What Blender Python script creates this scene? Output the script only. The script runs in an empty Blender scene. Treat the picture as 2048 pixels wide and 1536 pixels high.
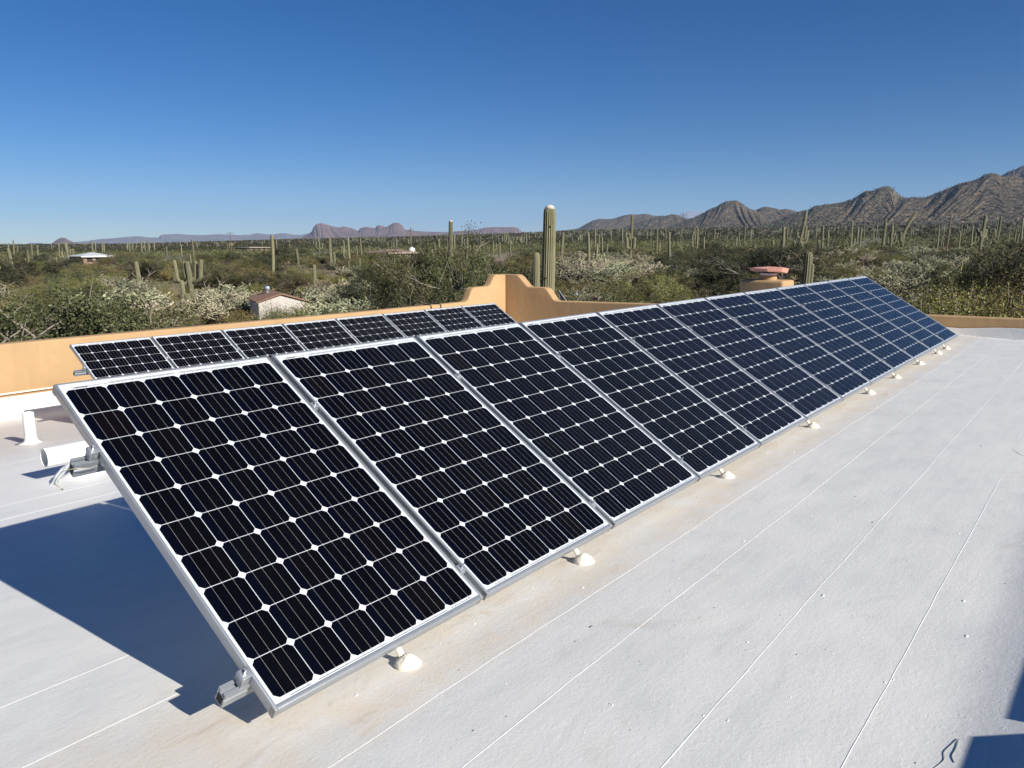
import bpy, math, random
import numpy as np
from mathutils import Vector, Matrix, noise
R=math.radians
rnd=random.Random(7); rng=np.random.default_rng(7)
scene=bpy.context.scene; COL=scene.collection

# ------------------------------------------------------------- camera
YAW,PITCH,ROLL=0.8999,0.1816,-0.0043
CAM=np.array([-1.2552,-3.2913,1.6434]); F=1537.8
def cam_axes():
    cy,sy,cp,sp=math.cos(YAW),math.sin(YAW),math.cos(PITCH),math.sin(PITCH)
    f=np.array([sy*cp,cy*cp,-sp]); r=np.array([cy,-sy,0.]); u=np.cross(r,f)
    cr,sr=math.cos(ROLL),math.sin(ROLL)
    return r*cr+u*sr,-r*sr+u*cr,f
RT,UP,FW=cam_axes()
cd=bpy.data.cameras.new('camera'); cam=bpy.data.objects.new('camera',cd); COL.objects.link(cam)
M=Matrix.Identity(4)
for i in range(3): M[i][0],M[i][1],M[i][2],M[i][3]=RT[i],UP[i],-FW[i],CAM[i]
cam.matrix_world=M
cd.sensor_width=36; cd.lens=36*F/2048; cd.clip_start=.05; cd.clip_end=150000
scene.camera=cam

# ------------------------------------------------------------- world, sun
SUN_EL,SUN_AZ=R(28.8),R(-92.4)
w=bpy.data.worlds.new("World"); scene.world=w; w.use_nodes=True
nt=w.node_tree; nt.nodes.clear()
sky=nt.nodes.new('ShaderNodeTexSky'); sky.sky_type='NISHITA'; sky.sun_disc=False
sky.sun_elevation=SUN_EL; sky.sun_rotation=R(182.4); sky.altitude=800
sky.air_density=.78; sky.dust_density=.05; sky.ozone_density=4.0
bg=nt.nodes.new('ShaderNodeBackground'); bg.inputs[1].default_value=.052
ow=nt.nodes.new('ShaderNodeOutputWorld')
hs=nt.nodes.new('ShaderNodeHueSaturation'); hs.inputs['Saturation'].default_value=1.3; hs.inputs['Hue'].default_value=.507; nt.links.new(sky.outputs[0],hs.inputs['Color']); nt.links.new(hs.outputs[0],bg.inputs[0]); nt.links.new(bg.outputs[0],ow.inputs[0])
sd=bpy.data.lights.new('sun','SUN'); sd.energy=5.0; sd.angle=R(.5); sd.color=(1,.95,.86)
so=bpy.data.objects.new('sun',sd); COL.objects.link(so)
SD=Vector((math.cos(SUN_AZ)*math.cos(SUN_EL),math.sin(SUN_AZ)*math.cos(SUN_EL),math.sin(SUN_EL)))
so.rotation_euler=SD.to_track_quat('Z','Y').to_euler()
scene.view_settings.view_transform='Standard'; scene.view_settings.look='None'
scene.view_settings.exposure=0.65; scene.view_settings.gamma=1
scene.render.engine='CYCLES'; scene.cycles.volume_bounces=0; scene.cycles.max_bounces=6

# ------------------------------------------------------------- helpers
def tag(o,label=None,cat=None,group=None,kind=None):
    if label: o['label']=label
    if cat: o['category']=cat
    if group: o['group']=group
    if kind: o['kind']=kind
    return o
def empty(name,loc=(0,0,0),rz=0,label=None,cat=None,group=None,rot=None):
    o=bpy.data.objects.new(name,None); COL.objects.link(o); o.location=loc
    o.rotation_euler=rot if rot else (0,0,rz); o.empty_display_size=.2
    return tag(o,label,cat,group)
class MB:
    def __init__(s): s.v=[]; s.f=[]; s.m=[]
    def add(s,v,f,mi=0):
        b=len(s.v); s.v+= [tuple(p) for p in v]; s.f+=[tuple(i+b for i in q) for q in f]; s.m+=[mi]*len(f)
    def box(s,x0,x1,y0,y1,z0,z1,mi=0):
        v=[(x,y,z) for z in(z0,z1) for y in(y0,y1) for x in(x0,x1)]
        s.add(v,[(0,2,3,1),(4,5,7,6),(0,1,5,4),(2,6,7,3),(0,4,6,2),(1,3,7,5)],mi)
    def prism(s,poly,a,b,axis='x',mi=0):
        # poly: list of 2d points (other two axes in order), extruded a..b along axis
        n=len(poly); v=[]
        for t in(a,b):
            for p in poly:
                v.append({'x':(t,p[0],p[1]),'y':(p[0],t,p[1]),'z':(p[0],p[1],t)}[axis])
        f=[tuple(range(n))[::-1],tuple(range(n,2*n))]
        f+=[(i,(i+1)%n,n+(i+1)%n,n+i) for i in range(n)]
        s.add(v,f,mi)
    def tube(s,pts,rad,sides=8,mi=0,caps=True,ribs=0,rib=.1):
        pts=[Vector(p) for p in pts]; n=len(pts)
        if not hasattr(rad,'__len__'): rad=[rad]*n
        k=sides if not ribs else ribs*2
        T=(pts[1]-pts[0]).normalized(); ref=Vector((1,0,0)) if abs(T.x)<.8 else Vector((0,1,0))
        U=T.cross(ref).normalized(); v=[]
        for i,p in enumerate(pts):
            T=(pts[min(i+1,n-1)]-pts[max(i-1,0)]).normalized()
            U=(U-T*U.dot(T)).normalized(); W=T.cross(U)
            for j in range(k):
                a=2*math.pi*j/k; r=rad[i]*((1+(rib if j%2 else -rib)) if ribs else 1)
                v.append(p+U*(math.cos(a)*r)+W*(math.sin(a)*r))
        f=[(i*k+j,i*k+(j+1)%k,(i+1)*k+(j+1)%k,(i+1)*k+j) for i in range(n-1) for j in range(k)]
        if caps: f+=[tuple(range(k))[::-1],tuple(range((n-1)*k,n*k))]
        s.add(v,f,mi)
    def lathe(s,prof,c=(0,0,0),sides=24,mi=0):
        v=[(c[0]+r*math.cos(2*math.pi*j/sides),c[1]+r*math.sin(2*math.pi*j/sides),c[2]+z) for r,z in prof for j in range(sides)]
        n=len(prof)
        f=[(i*sides+j,i*sides+(j+1)%sides,(i+1)*sides+(j+1)%sides,(i+1)*sides+j) for i in range(n-1) for j in range(sides)]
        f+=[tuple(range(sides))[::-1],tuple(range((n-1)*sides,n*sides))]
        s.add(v,f,mi)
    def quads(s,V,mi=0):   # V: (n,4,3) or (n,3,3)
        n,k=V.shape[:2]; b=len(s.v)
        s.v+=[tuple(p) for p in V.reshape(-1,3).tolist()]
        s.f+=[tuple(range(b+i*k,b+i*k+k)) for i in range(n)]; s.m+=[mi]*n
    def mesh(s,name,mats,smooth=False):
        me=bpy.data.meshes.new(name); me.from_pydata(s.v,[],s.f)
        for m in (mats if isinstance(mats,(list,tuple)) else [mats]): me.materials.append(m)
        me.polygons.foreach_set('material_index',s.m)
        if smooth: me.polygons.foreach_set('use_smooth',[True]*len(s.f))
        me.update(); return me
    def build(s,name,mats,parent=None,smooth=False,loc=None):
        o=bpy.data.objects.new(name,s.mesh(name,mats,smooth)); COL.objects.link(o)
        if parent: o.parent=parent
        if loc is not None: o.location=loc
        return o
def bevel(o,wd,seg=3,ang=40):
    b=o.modifiers.new('bevel','BEVEL'); b.width=wd; b.segments=seg; b.limit_method='ANGLE'; b.angle_limit=R(ang)
    for p in o.data.polygons: p.use_smooth=True
    return o
def copy_tree(o,parent=None):
    c=o.copy(); COL.objects.link(c); c.parent=parent
    for ch in o.children: copy_tree(ch,c)
    return c

# ------------------------------------------------------------- materials
def nodes(name):
    m=bpy.data.materials.new(name); m.use_nodes=True; t=m.node_tree
    return m,t,t.nodes['Principled BSDF']
def N(t,typ,**kw):
    n=t.nodes.new(typ)
    for k,v in kw.items():
        if k in n.inputs.keys() if isinstance(k,str) and k not in('noise_dimensions','operation','blend_type','feature','data_type') else False: n.inputs[k].default_value=v
        else: setattr(n,k,v)
    return n
def ramp(t,fac,stops):
    r=t.nodes.new('ShaderNodeValToRGB'); e=r.color_ramp.elements
    while len(e)<len(stops): e.new(.5)
    for i,(p,c) in enumerate(stops):
        e[i].position=p; e[i].color=(*c,1) if len(c)==3 else c
    t.links.new(fac,r.inputs[0]); return r.outputs[0]
def noise_t(t,scale,detail=4,rough=.55,vec=None,dist=0):
    n=t.nodes.new('ShaderNodeTexNoise'); n.inputs['Scale'].default_value=scale; n.inputs['Detail'].default_value=detail
    n.inputs['Roughness'].default_value=rough; n.inputs['Distortion'].default_value=dist
    if vec is not None: t.links.new(vec,n.inputs['Vector'])
    return n.outputs[0]
def coords(t,kind='Object',scale=(1,1,1)):
    c=t.nodes.new('ShaderNodeTexCoord'); mp=t.nodes.new('ShaderNodeMapping'); mp.inputs['Scale'].default_value=scale
    t.links.new(c.outputs[kind],mp.inputs[0]); return mp.outputs[0]
def mix(t,fac,a,b,mode='MIX'):
    m=t.nodes.new('ShaderNodeMix'); m.data_type='RGBA'; m.blend_type=mode
    for s,i in((fac,0),(a,6),(b,7)):
        if hasattr(s,'is_output'): t.links.new(s,m.inputs[i])
        else: m.inputs[i].default_value=s if i==0 else (*s,1)
    return m.outputs[2]
def math_n(t,op,a,b=None,c=None,clamp=False):
    m=t.nodes.new('ShaderNodeMath'); m.operation=op; m.use_clamp=clamp
    for i,s in enumerate((a,b,c)):
        if s is None: continue
        if hasattr(s,'is_output'): t.links.new(s,m.inputs[i])
        else: m.inputs[i].default_value=s
    return m.outputs[0]
def bump(t,p,h,strength=.3,dist=.02):
    b=t.nodes.new('ShaderNodeBump'); b.inputs['Strength'].default_value=strength; b.inputs['Distance'].default_value=dist
    t.links.new(h,b.inputs['Height']); t.links.new(b.outputs[0],p.inputs['Normal'])
def simple(name,col,rough=.6,metal=0,var=.15,scale=8,bmp=0,bscale=60,bdist=.003,kind='Object'):
    m,t,p=nodes(name); v=coords(t,kind)
    n=noise_t(t,scale,5,.6,v)
    a=tuple(c*(1-var) for c in col); b=tuple(min(1,c*(1+var)) for c in col)
    t.links.new(ramp(t,n,[(.3,a),(.7,b)]),p.inputs['Base Color'])
    p.inputs['Roughness'].default_value=rough; p.inputs['Metallic'].default_value=metal
    if bmp: bump(t,p,noise_t(t,bscale,4,.6,v),bmp,bdist)
    return m
def foliage(name,col,var=.5,hue=None,trans=.25,island=True):
    m,t,p=nodes(name)
    g=t.nodes.new('ShaderNodeNewGeometry'); oi=t.nodes.new('ShaderNodeObjectInfo')
    r=g.outputs['Random Per Island']
    lo=tuple(c*(1-var) for c in col); hi=hue or tuple(c*(1+var) for c in col)
    c1=ramp(t,r,[(0,lo),(.6,col),(1,hi)])
    f=math_n(t,'MULTIPLY_ADD',oi.outputs['Random'],.85,.45)
    hsv=t.nodes.new('ShaderNodeHueSaturation'); t.links.new(c1,hsv.inputs['Color']); t.links.new(f,hsv.inputs['Value'])
    hf=math_n(t,'MULTIPLY_ADD',math_n(t,'FRACT',math_n(t,'MULTIPLY',oi.outputs['Random'],7.3)),-.075,.535); t.links.new(hf,hsv.inputs['Hue'])
    t.links.new(hsv.outputs[0],p.inputs['Base Color']); p.inputs['Roughness'].default_value=.6
    p.inputs['Specular IOR Level'].default_value=.25
    if trans:
        tr=t.nodes.new('ShaderNodeBsdfTranslucent'); t.links.new(hsv.outputs[0],tr.inputs[0])
        mx=t.nodes.new('ShaderNodeMixShader'); mx.inputs[0].default_value=trans
        out=t.nodes['Material Output']; t.links.new(p.outputs[0],mx.inputs[1]); t.links.new(tr.outputs[0],mx.inputs[2]); t.links.new(mx.outputs[0],out.inputs[0])
    return m

BETA=-0.085
def roofz(y): return BETA*y

def roof_material():
    m,t,p=nodes('white_roof_coating'); v=coords(t)
    sx=t.nodes.new('ShaderNodeSeparateXYZ'); t.links.new(v,sx.inputs[0]); X,Y=sx.outputs[0],sx.outputs[1]
    big=noise_t(t,.9,5,.6,v,.4); mid=noise_t(t,5,6,.65,coords(t,'Object',(.6,1,1)),.3); fine=noise_t(t,60,5,.7,v)
    base=ramp(t,big,[(.3,(.69,.69,.665)),(.5,(.76,.755,.715)),(.7,(.80,.785,.735))])
    base=mix(t,.55,base,ramp(t,mid,[(.3,(.61,.612,.60)),(.52,(.74,.735,.70)),(.75,(.81,.795,.745))]))
    # brushed streaks of coating
    st=noise_t(t,14,3,.5,coords(t,'Object',(.12,1.3,1)),.6)
    base=mix(t,.18,base,ramp(t,st,[(.35,(.58,.585,.59)),(.6,(.72,.715,.70))]))
    # clean glossy fresh coat near the far left part
    fr=math_n(t,'MULTIPLY_ADD',Y,.30,-.05,clamp=True)
    base=mix(t,math_n(t,'MULTIPLY',fr,.6),base,(.80,.795,.775))
    # tan silt strip below the lower edge of the front row
    wob=math_n(t,'MULTIPLY_ADD',noise_t(t,2.2,6,.7,v),.22,-.11)
    d=math_n(t,'ADD',Y,wob)
    e1=math_n(t,'MULTIPLY_ADD',d,6.5,10.9,clamp=True)      # 0 at y<-1.75 -> 1 at -1.5
    e2=math_n(t,'MULTIPLY_ADD',d,-2.0,-1.2,clamp=True)    # fades up-slope behind the edge
    strip=math_n(t,'MULTIPLY',e1,e2)
    blot=ramp(t,noise_t(t,3.2,6,.7,v,.5),[(.32,(.05,.05,.05)),(.62,(1,1,1))])
    strip=math_n(t,'MULTIPLY',strip,blot)
    base=mix(t,math_n(t,'MULTIPLY',strip,.72),base,(.74,.63,.48))
    rust=math_n(t,'MULTIPLY',strip,ramp(t,noise_t(t,7,7,.75,coords(t,'Object',(.5,1.4,1)),.8),[(.56,(0,0,0)),(.68,(1,1,1))]))
    base=mix(t,math_n(t,'MULTIPLY',rust,.45),base,(.42,.29,.17))
    # grey brown tone across the roof around and behind the back row
    gb=math_n(t,'MULTIPLY',math_n(t,'MULTIPLY_ADD',Y,.7,-3.2,clamp=True),math_n(t,'MULTIPLY_ADD',Y,-1.6,13.2,clamp=True))
    base=mix(t,math_n(t,'MULTIPLY',gb,.5),base,(.50,.42,.36))
    # isolated stains on the open part
    sp=ramp(t,noise_t(t,1.3,6,.62,coords(t,'Object',(1,1,1)),1.2),[(.60,(0,0,0)),(.75,(1,1,1))])
    base=mix(t,math_n(t,'MULTIPLY',sp,.38),base,(.56,.49,.40))
    sc=ramp(t,noise_t(t,2.6,7,.72,coords(t,'Object',(.45,1.6,1)),1.5),[(.57,(0,0,0)),(.66,(1,1,1))])
    base=mix(t,math_n(t,'MULTIPLY',sc,.28),base,(.55,.55,.54))
    wh=ramp(t,noise_t(t,4.0,6,.75,coords(t,'Object',(.3,1.8,1)),1.0),[(.63,(0,0,0)),(.68,(1,1,1))])
    base=mix(t,math_n(t,'MULTIPLY',wh,.5),base,(.84,.835,.81))
    gr=ramp(t,noise_t(t,150,2,.5,v),[(.69,(0,0,0)),(.74,(1,1,1))])
    base=mix(t,math_n(t,'MULTIPLY',gr,.3),base,(.38,.36,.33))
    t.links.new(base,p.inputs['Base Color']); p.inputs['Roughness'].default_value=.55
    lump=ramp(t,noise_t(t,22,3,.55,v,.5),[(.60,(0,0,0)),(.72,(1,1,1))]); vor=ramp(t,noise_t(t,38,2,.5,v,1.0),[(.30,(0,0,0)),(.36,(1,1,1))])
    fine=math_n(t,'ADD',math_n(t,'MULTIPLY',fine,1.6),math_n(t,'ADD',math_n(t,'MULTIPLY',lump,.5),math_n(t,'MULTIPLY',vor,.35)))
    h=math_n(t,'ADD',math_n(t,'MULTIPLY',fine,.5),math_n(t,'ADD',math_n(t,'MULTIPLY',mid,1.0),math_n(t,'MULTIPLY',st,.25)))
    bump(t,p,h,.22,.007)
    return m
def stucco(name,col):
    m,t,p=nodes(name); v=coords(t)
    a=tuple(c*.88 for c in col); b=tuple(min(1,c*1.06) for c in col)
    c=ramp(t,noise_t(t,1.2,6,.6,v,.5),[(.3,a),(.7,b)])
    st=ramp(t,noise_t(t,3,5,.6,coords(t,'Object',(1.5,1.5,.2)),.4),[(.55,(0,0,0)),(.75,(1,1,1))])
    c=mix(t,math_n(t,'MULTIPLY',st,.3),c,tuple(x*.7 for x in col))
    t.links.new(c,p.inputs['Base Color']); p.inputs['Roughness'].default_value=.85
    h=math_n(t,'ADD',noise_t(t,6,5,.6,v),math_n(t,'MULTIPLY',noise_t(t,90,3,.6,v),.25)); bump(t,p,h,.55,.014)
    return m
MAT={}
MAT['roof']=roof_material()
MAT['seam']=simple('seam_coating',(.80,.80,.79),.5,0,.06,6,.4,40,.004)
MAT['white']=simple('thick_white_coating',(.80,.795,.77),.5,0,.06,3,.5,22,.01)
MAT['cream']=simple('cream_mastic',(.80,.74,.62),.6,0,.12,9,.6,30,.01)
MAT['orange']=stucco('orange_stucco',(.41,.265,.132))
MAT['pinkstrip']=stucco('faded_pink_paint',(.48,.30,.20))
MAT['alu']=simple('anodised_aluminium',(.35,.375,.405),.38,.55,.06,20,.15,120,.0006)
MAT['alu_dark']=simple('dull_aluminium',(.34,.34,.33),.5,.5,.1,30)
MAT['alu_bright']=simple('bright_steel',(.78,.78,.76),.25,.9,.05,30)
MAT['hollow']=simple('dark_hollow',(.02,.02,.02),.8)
MAT['cable']=simple('black_cable',(.02,.02,.02),.5)
MAT['ground']=None
def coat(p,w=1,r=.03,ior=1.4):
    p.inputs['Coat Weight'].default_value=w; p.inputs['Coat Roughness'].default_value=r; p.inputs['Coat IOR'].default_value=ior
def panel_mats():
    m,t,p=nodes('white_backsheet'); v=coords(t)
    c=ramp(t,noise_t(t,3,5,.6,v),[(.3,(.54,.575,.61)),(.7,(.59,.62,.655))])
    sx=t.nodes.new('ShaderNodeSeparateXYZ'); t.links.new(v,sx.inputs[0])
    # silt caught along the lower edge of the glass (local y runs down the slope, negative)
    dz=math_n(t,'MULTIPLY_ADD',math_n(t,'ADD',sx.outputs[1],math_n(t,'MULTIPLY',noise_t(t,9,4,.6,v),.012)),-70,-70*1.591,clamp=True)
    c=mix(t,math_n(t,'MULTIPLY',dz,.75),c,(.47,.36,.27))
    t.links.new(c,p.inputs['Base Color']); p.inputs['Roughness'].default_value=.5; coat(p,1,.05)
    m2,t,p=nodes('monocrystalline_cell')
    g=t.nodes.new('ShaderNodeNewGeometry'); v=coords(t)
    c=ramp(t,g.outputs['Random Per Island'],[(0,(.0010,.0011,.0025)),(.7,(.0014,.0013,.0024)),(.92,(.0019,.0014,.0019)),(1,(.0028,.0018,.0019))])
    d=ramp(t,noise_t(t,5,6,.65,coords(t,'Object',(1,.5,1))),[(.45,(0,0,0)),(.8,(1,1,1))])
    c=mix(t,math_n(t,'MULTIPLY',d,.003),c,(.5,.45,.4))
    t.links.new(c,p.inputs['Base Color']); p.inputs['Roughness'].default_value=.45; p.inputs['Specular IOR Level'].default_value=.06
    coat(p,.9,.03,1.2)
    m3,t,p=nodes('silver_busbar'); p.inputs['Base Color'].default_value=(.32,.31,.29,1); p.inputs['Metallic'].default_value=.3; p.inputs['Roughness'].default_value=.45; coat(p,1,.04)
    m4,t,p=nodes('navy_cell_edge'); p.inputs['Base Color'].default_value=(.0008,.0011,.0045,1); p.inputs['Roughness'].default_value=.5; p.inputs['Specular IOR Level'].default_value=.06; coat(p,.9,.03,1.2)
    m5,t,p=nodes('label_ink'); p.inputs['Base Color'].default_value=(.03,.03,.035,1); p.inputs['Roughness'].default_value=.5; coat(p,1,.04)
    return m,m2,m3,m4,m5
BS,CELL,BUS,NAVY,INK=panel_mats()

# ------------------------------------------------------------- solar panels
TILT=0.5541; CP=.158; STEP=1.01718; W=.99; U0=-.021; VT=-.043; VB=1.612; TH=.04
def make_panel():
    """local frame: x along the row, y up the slope (0 at top of the cell block), z out of the glass"""
    root=empty('solar_panel')
    fw=.011; u0,u1=U0,U0+W; yt,yb=-VT,-VB
    fr=MB()   # frame: four butted bars
    fr.box(u0,u0+fw,yb,yt,-TH,0.0016); fr.box(u1-fw,u1,yb,yt,-TH,0.0016)
    fr.box(u0+fw,u1-fw,yt-fw,yt,-TH,0.0012); fr.box(u0+fw,u1-fw,yb,yb+fw*1.5,-TH,0.0012)
    fr.box(u0+fw,u0+.03,yb+fw,yt-fw,-TH,-TH+.002); fr.box(u1-.03,u1-fw,yb+fw,yt-fw,-TH,-TH+.002)
    o=fr.build('frame',MAT['alu'],root); bevel(o,.0012,2)
    for cx in(u0,u1):
        for cy in(yt,yb):
            s=1 if cx==u0 else -1; q=-1 if cy==yt else 1
            k=MB(); a,b=sorted((cx-s*.0012,cx+s*.012)); c_,d_=sorted((cy-q*.0012,cy+q*.022)); k.box(a,b,c_,d_,-TH-.001,-.002)
            k.build('corner_key',MAT['alu_dark'],root)
    fl_=MB(); fl_.box(u1-.004,u1+.024,yb+.02,yt-.02,-TH-.004,-TH-.0015); fl_.build('gap_strip',MAT['alu_dark'],root)
    bs=MB(); bs.box(u0+fw,u1-fw,yb+fw*1.5,yt-fw,-.006,-.0022); bs.build('backsheet',BS,root)
    ce=MB(); h=(CP-.0026)/2; ch=.0155; z=-.0020
    for i in range(6):
        for j in range(10):
            cx,cy=(i+.5)*CP,-(j+.5)*CP
            pl=[(-h+ch,-h),(h-ch,-h),(h,-h+ch),(h,h-ch),(h-ch,h),(-h+ch,h),(-h,h-ch),(-h,-h+ch)]
            ce.add([(cx+a,cy+b,z) for a,b in pl],[tuple(range(8))],0)
            e=.0008  # navy outer strips of the cell, a hair above
            ce.add([(cx+a,cy+b,z+.0001) for a,b in [(-h,-h+ch),(-h+ch,-h),(-h+.036,-h),(-h+.036,h),(-h+ch,h),(-h,h-ch)]],[tuple(range(6))],1)
    ce.build('cell_grid',[CELL,NAVY],root)
    bb=MB(); zz=-.0017
    for i in range(6):
        for b in(.0385,.079,.1195):
            x=i*CP+b
            for j in range(10):
                bb.add([(x-.0005,-(j+1)*CP+.004,zz),(x+.0005,-(j+1)*CP+.004,zz),(x+.0005,-j*CP-.004,zz),(x-.0005,-j*CP-.004,zz)],[(0,1,2,3)],0)
                for yy in(-(j+1)*CP+.004,-j*CP-.004):
                    bb.add([(x-.0014,yy-.0016,zz+.0001),(x+.0014,yy-.0016,zz+.0001),(x+.0014,yy+.0016,zz+.0001),(x-.0014,yy+.0016,zz+.0001)],[(0,1,2,3)],0)
            bb.add([(x-.0008,0,zz),(x+.0008,0,zz),(x+.0008,.011,zz),(x-.0008,.011,zz)],[(0,1,2,3)],0)
            bb.add([(x-.0008,-10*CP-.008,zz),(x+.0008,-10*CP-.008,zz),(x+.0008,-10*CP,zz),(x-.0008,-10*CP,zz)],[(0,1,2,3)],0)
    for (a,b,y) in((.03,.155,.0105),(.16,.47,.0105),(.19,.47,.0165),(.49,.79,.0105),(.49,.92,.0165),(.05,.13,-1.5885),(.16,.46,-1.5885),(.49,.78,-1.5885),(.80,.92,-1.5885)):
        bb.add([(a,y-.0011,zz),(b,y-.0011,zz),(b,y+.0011,zz),(a,y+.0011,zz)],[(0,1,2,3)],1)
    bb.build('busbar_grid',[BUS,INK],root)
    lb=MB(); x=.045                                    # serial label bar code under the glass
    r2=random.Random(3)
    while x<.095:
        wv=r2.choice((.0012,.002,.0032)); lb.add([(x,.0035,zz),(x+wv,.0035,zz),(x+wv,.0095,zz),(x,.0095,zz)],[(0,1,2,3)]); x+=wv+r2.choice((.001,.0016))
    lb.build('barcode_label',INK,root)
    return root
ROW2=(2.71534,6.69662,-.64627); ZT=1.0692
ORD=['first','second','third','fourth','fifth','sixth','seventh','eighth','ninth','tenth','eleventh','twelfth']
proto=make_panel()
def panel_to_world(u,v,n=0,row=0):
    b=np.array(ROW2) if row else np.zeros(3)
    return b+np.array([u,-v*math.cos(TILT)-n*math.sin(TILT),ZT-v*math.sin(TILT)+n*math.cos(TILT)])
for row,cnt in((0,12),(1,8)):
    for k in range(cnt):
        p=proto if (row==0 and k==0) else copy_tree(proto)
        b=ROW2 if row else (0,0,0)
        j=(rnd.uniform(-.0015,.0015),rnd.uniform(-.004,.004))
        p.location=(b[0]+k*STEP,b[1],b[2]+ZT+j[0]); p.rotation_euler=(TILT,0,0)
        if row==0:
            lab=('nearest large solar panel of the front row, with rail ends at its left' if k==0 else
                 'last solar panel at the far right end of the front row' if k==11 else
                 f'{ORD[k]} dark solar panel of the front row, counted from the near left end')
            tag(p,lab,'solar panel','tilted panels of the front row')
        else:
            lab=('first panel of the back row, at its left end in front of the orange wall' if k==0 else
                 'last panel of the back row, beside the stepped orange wall corner' if k==7 else
                 f'{ORD[k]} panel of the back row counted from its left end')
            tag(p,lab,'solar panel','tilted panels of the back row')

# ------------------------------------------------------------- rails, clamps, feet
def rail(row,v,u0,u1,label):
    o=panel_to_world(0,v,-TH,row)
    root=empty('mounting_rail',tuple(o),rot=(TILT,0,0),label=label,cat='rail',group='aluminium mounting rails')
    # hollow strut section extruded along x, with slot on top and lips (local y up slope, z out)
    s=.021; m=MB()
    poly=[(-s,-.062),(s,-.062),(s,-.045),(s-.004,-.041),(s-.004,-.036),(s,-.032),(s,-.001),(.008,-.001),(.008,-.007),(.014,-.007),(.014,-.014),(-.014,-.014),(-.014,-.007),(-.008,-.007),(-.008,-.001),(-s,-.001),(-s,-.020),(-s+.004,-.023),(-s+.004,-.027),(-s,-.031)]
    m.prism(poly,u0,u1,'x'); m.build('rail_body',MAT['alu'],root)
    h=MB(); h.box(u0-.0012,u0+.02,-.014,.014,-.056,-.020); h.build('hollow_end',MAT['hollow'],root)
    return root
r1=rail(0,1.457,-.105,12.25,'lower aluminium rail whose open end pokes out left under the front row')
r2_=rail(0,.36,-.105,12.25,'upper aluminium rail whose open end pokes out left behind the front row')
r3=rail(1,.42,-.15,8.2,'aluminium rail whose end sticks out left under the back row')
r4=rail(1,1.45,-.12,8.2,'lower aluminium rail hidden under the back row')
def clamp(row,v,u,end,label,grp='clamps holding the panels'):
    o=panel_to_world(u,v,0,row)
    root=empty('panel_clamp',tuple(o),rot=(TILT,0,0),label=label,cat='clamp',group=grp)
    m=MB()
    if end:   # end clamp block sitting on the rail beside the frame
        m.prism([(-.034,-.041),(-.004,-.041),(-.004,.0035),(.006,.0035),(.006,.0065),(-.034,.0065),(-.038,-.004),(-.034,-.012)],-.019,.019,'y')
        m.box(-.016,-.008,-.0195,.0195,-.03,-.012)
    else:
        m.box(-.0105,.0105,-.02,.02,-.030,-.004); m.box(-.019,.019,-.02,.02,.0025,.0055)
    o=m.build('clamp_body',MAT['alu'],root); bevel(o,.0012,2)
    b=MB(); x=-.019 if end else 0
    b.lathe([(.0065,.0066 if end else .0056),(.0065,.0125),(.0035,.0126),(.0035,.030)],(x,0,0),8); b.build('bolt',MAT['alu_bright'],root)
    return root
for v,nm in((1.457,'lower'),(.36,'upper')):
    clamp(0,v,U0,True,f'end clamp with upright bolt on the {nm} rail end of the front row')
c0=clamp(0,.36,STEP+U0-.0135,False,'mid clamp in the gap between the first and second front panels, upper rail')
for k in range(1,12):
    for v,nm in((.36,'upper'),(1.457,'lower')):
        if k==1 and v==.36: continue
        c=copy_tree(c0); c.location=tuple(panel_to_world(k*STEP+U0-.0135,v,0,0))
        tag(c,f'mid clamp in the {ORD[k-1]} gap of the front row, {nm} rail')
clamp(1,.42,U0,True,'end clamp on the rail at the left end of the back row')
for k in range(1,8):
    c=copy_tree(c0); c.location=tuple(panel_to_world(k*STEP+U0-.0135,.42,0,1)); tag(c,f'mid clamp in the {ORD[k-1]} gap of the back row')
def foot(x,y,top,label,r=.034,dx=0):
    z=roofz(y); root=empty('rail_foot',(x,y,z),label=label,cat='roof mount',group='mastic covered feet under the panel rows')
    prof=[(r*1.5,-.01),(r*1.42,.008),(r*1.15,.020),(r*.8,.028),(r*.5,.034),(.014,.038),(.01,.040)]
    m=MB(); m.lathe(prof,(0,0,0),20)
    rr=random.Random(int(x*100))
    m.v=[(a*(1+rr.uniform(-.07,.07)),b*(1+rr.uniform(-.07,.07)),c+rr.uniform(-.003,.003)) for a,b,c in m.v]
    m.build('mastic_mound',MAT['cream'],root,True)
    p=MB(); p.tube([(0,.03,.02),(0,.07,top-z-.02)],.012,8); p.box(-.02,.02,.05,.09,top-z-.03,top-z); p.build('stand_off',MAT['cream'],root,False)
    return root
fx=[.54,1.72,3.44,5.21,7.03,8.18,9.44,10.6,11.22]
zl=panel_to_world(0,1.457,-TH-.06,0)
for i,x in enumerate(fx):
    foot(x,-1.372,panel_to_world(0,1.55,-TH-.01,0)[2],f'{ORD[i]} cream mastic foot along the lower edge of the front row, from the near end')
for i in range(9):
    x=1.25+i*1.25
    P=panel_to_world(0,.36,-TH-.062,0)
    root=empty('rear_leg',(x,P[1],roofz(P[1])),label='tall rear leg hidden behind the front row of panels',cat='panel leg',group='rear legs behind the front row')
    m=MB(); m.box(-.02,.02,-.02,.02,.05,P[2]-roofz(P[1])); m.build('post',MAT['alu'],root)
    m=MB(); m.lathe([(.15,-.01),(.1,.03),(.05,.09),(.03,.12)],(0,0,0),16); m.build('mastic_mound',MAT['cream'],root,True)
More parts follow.
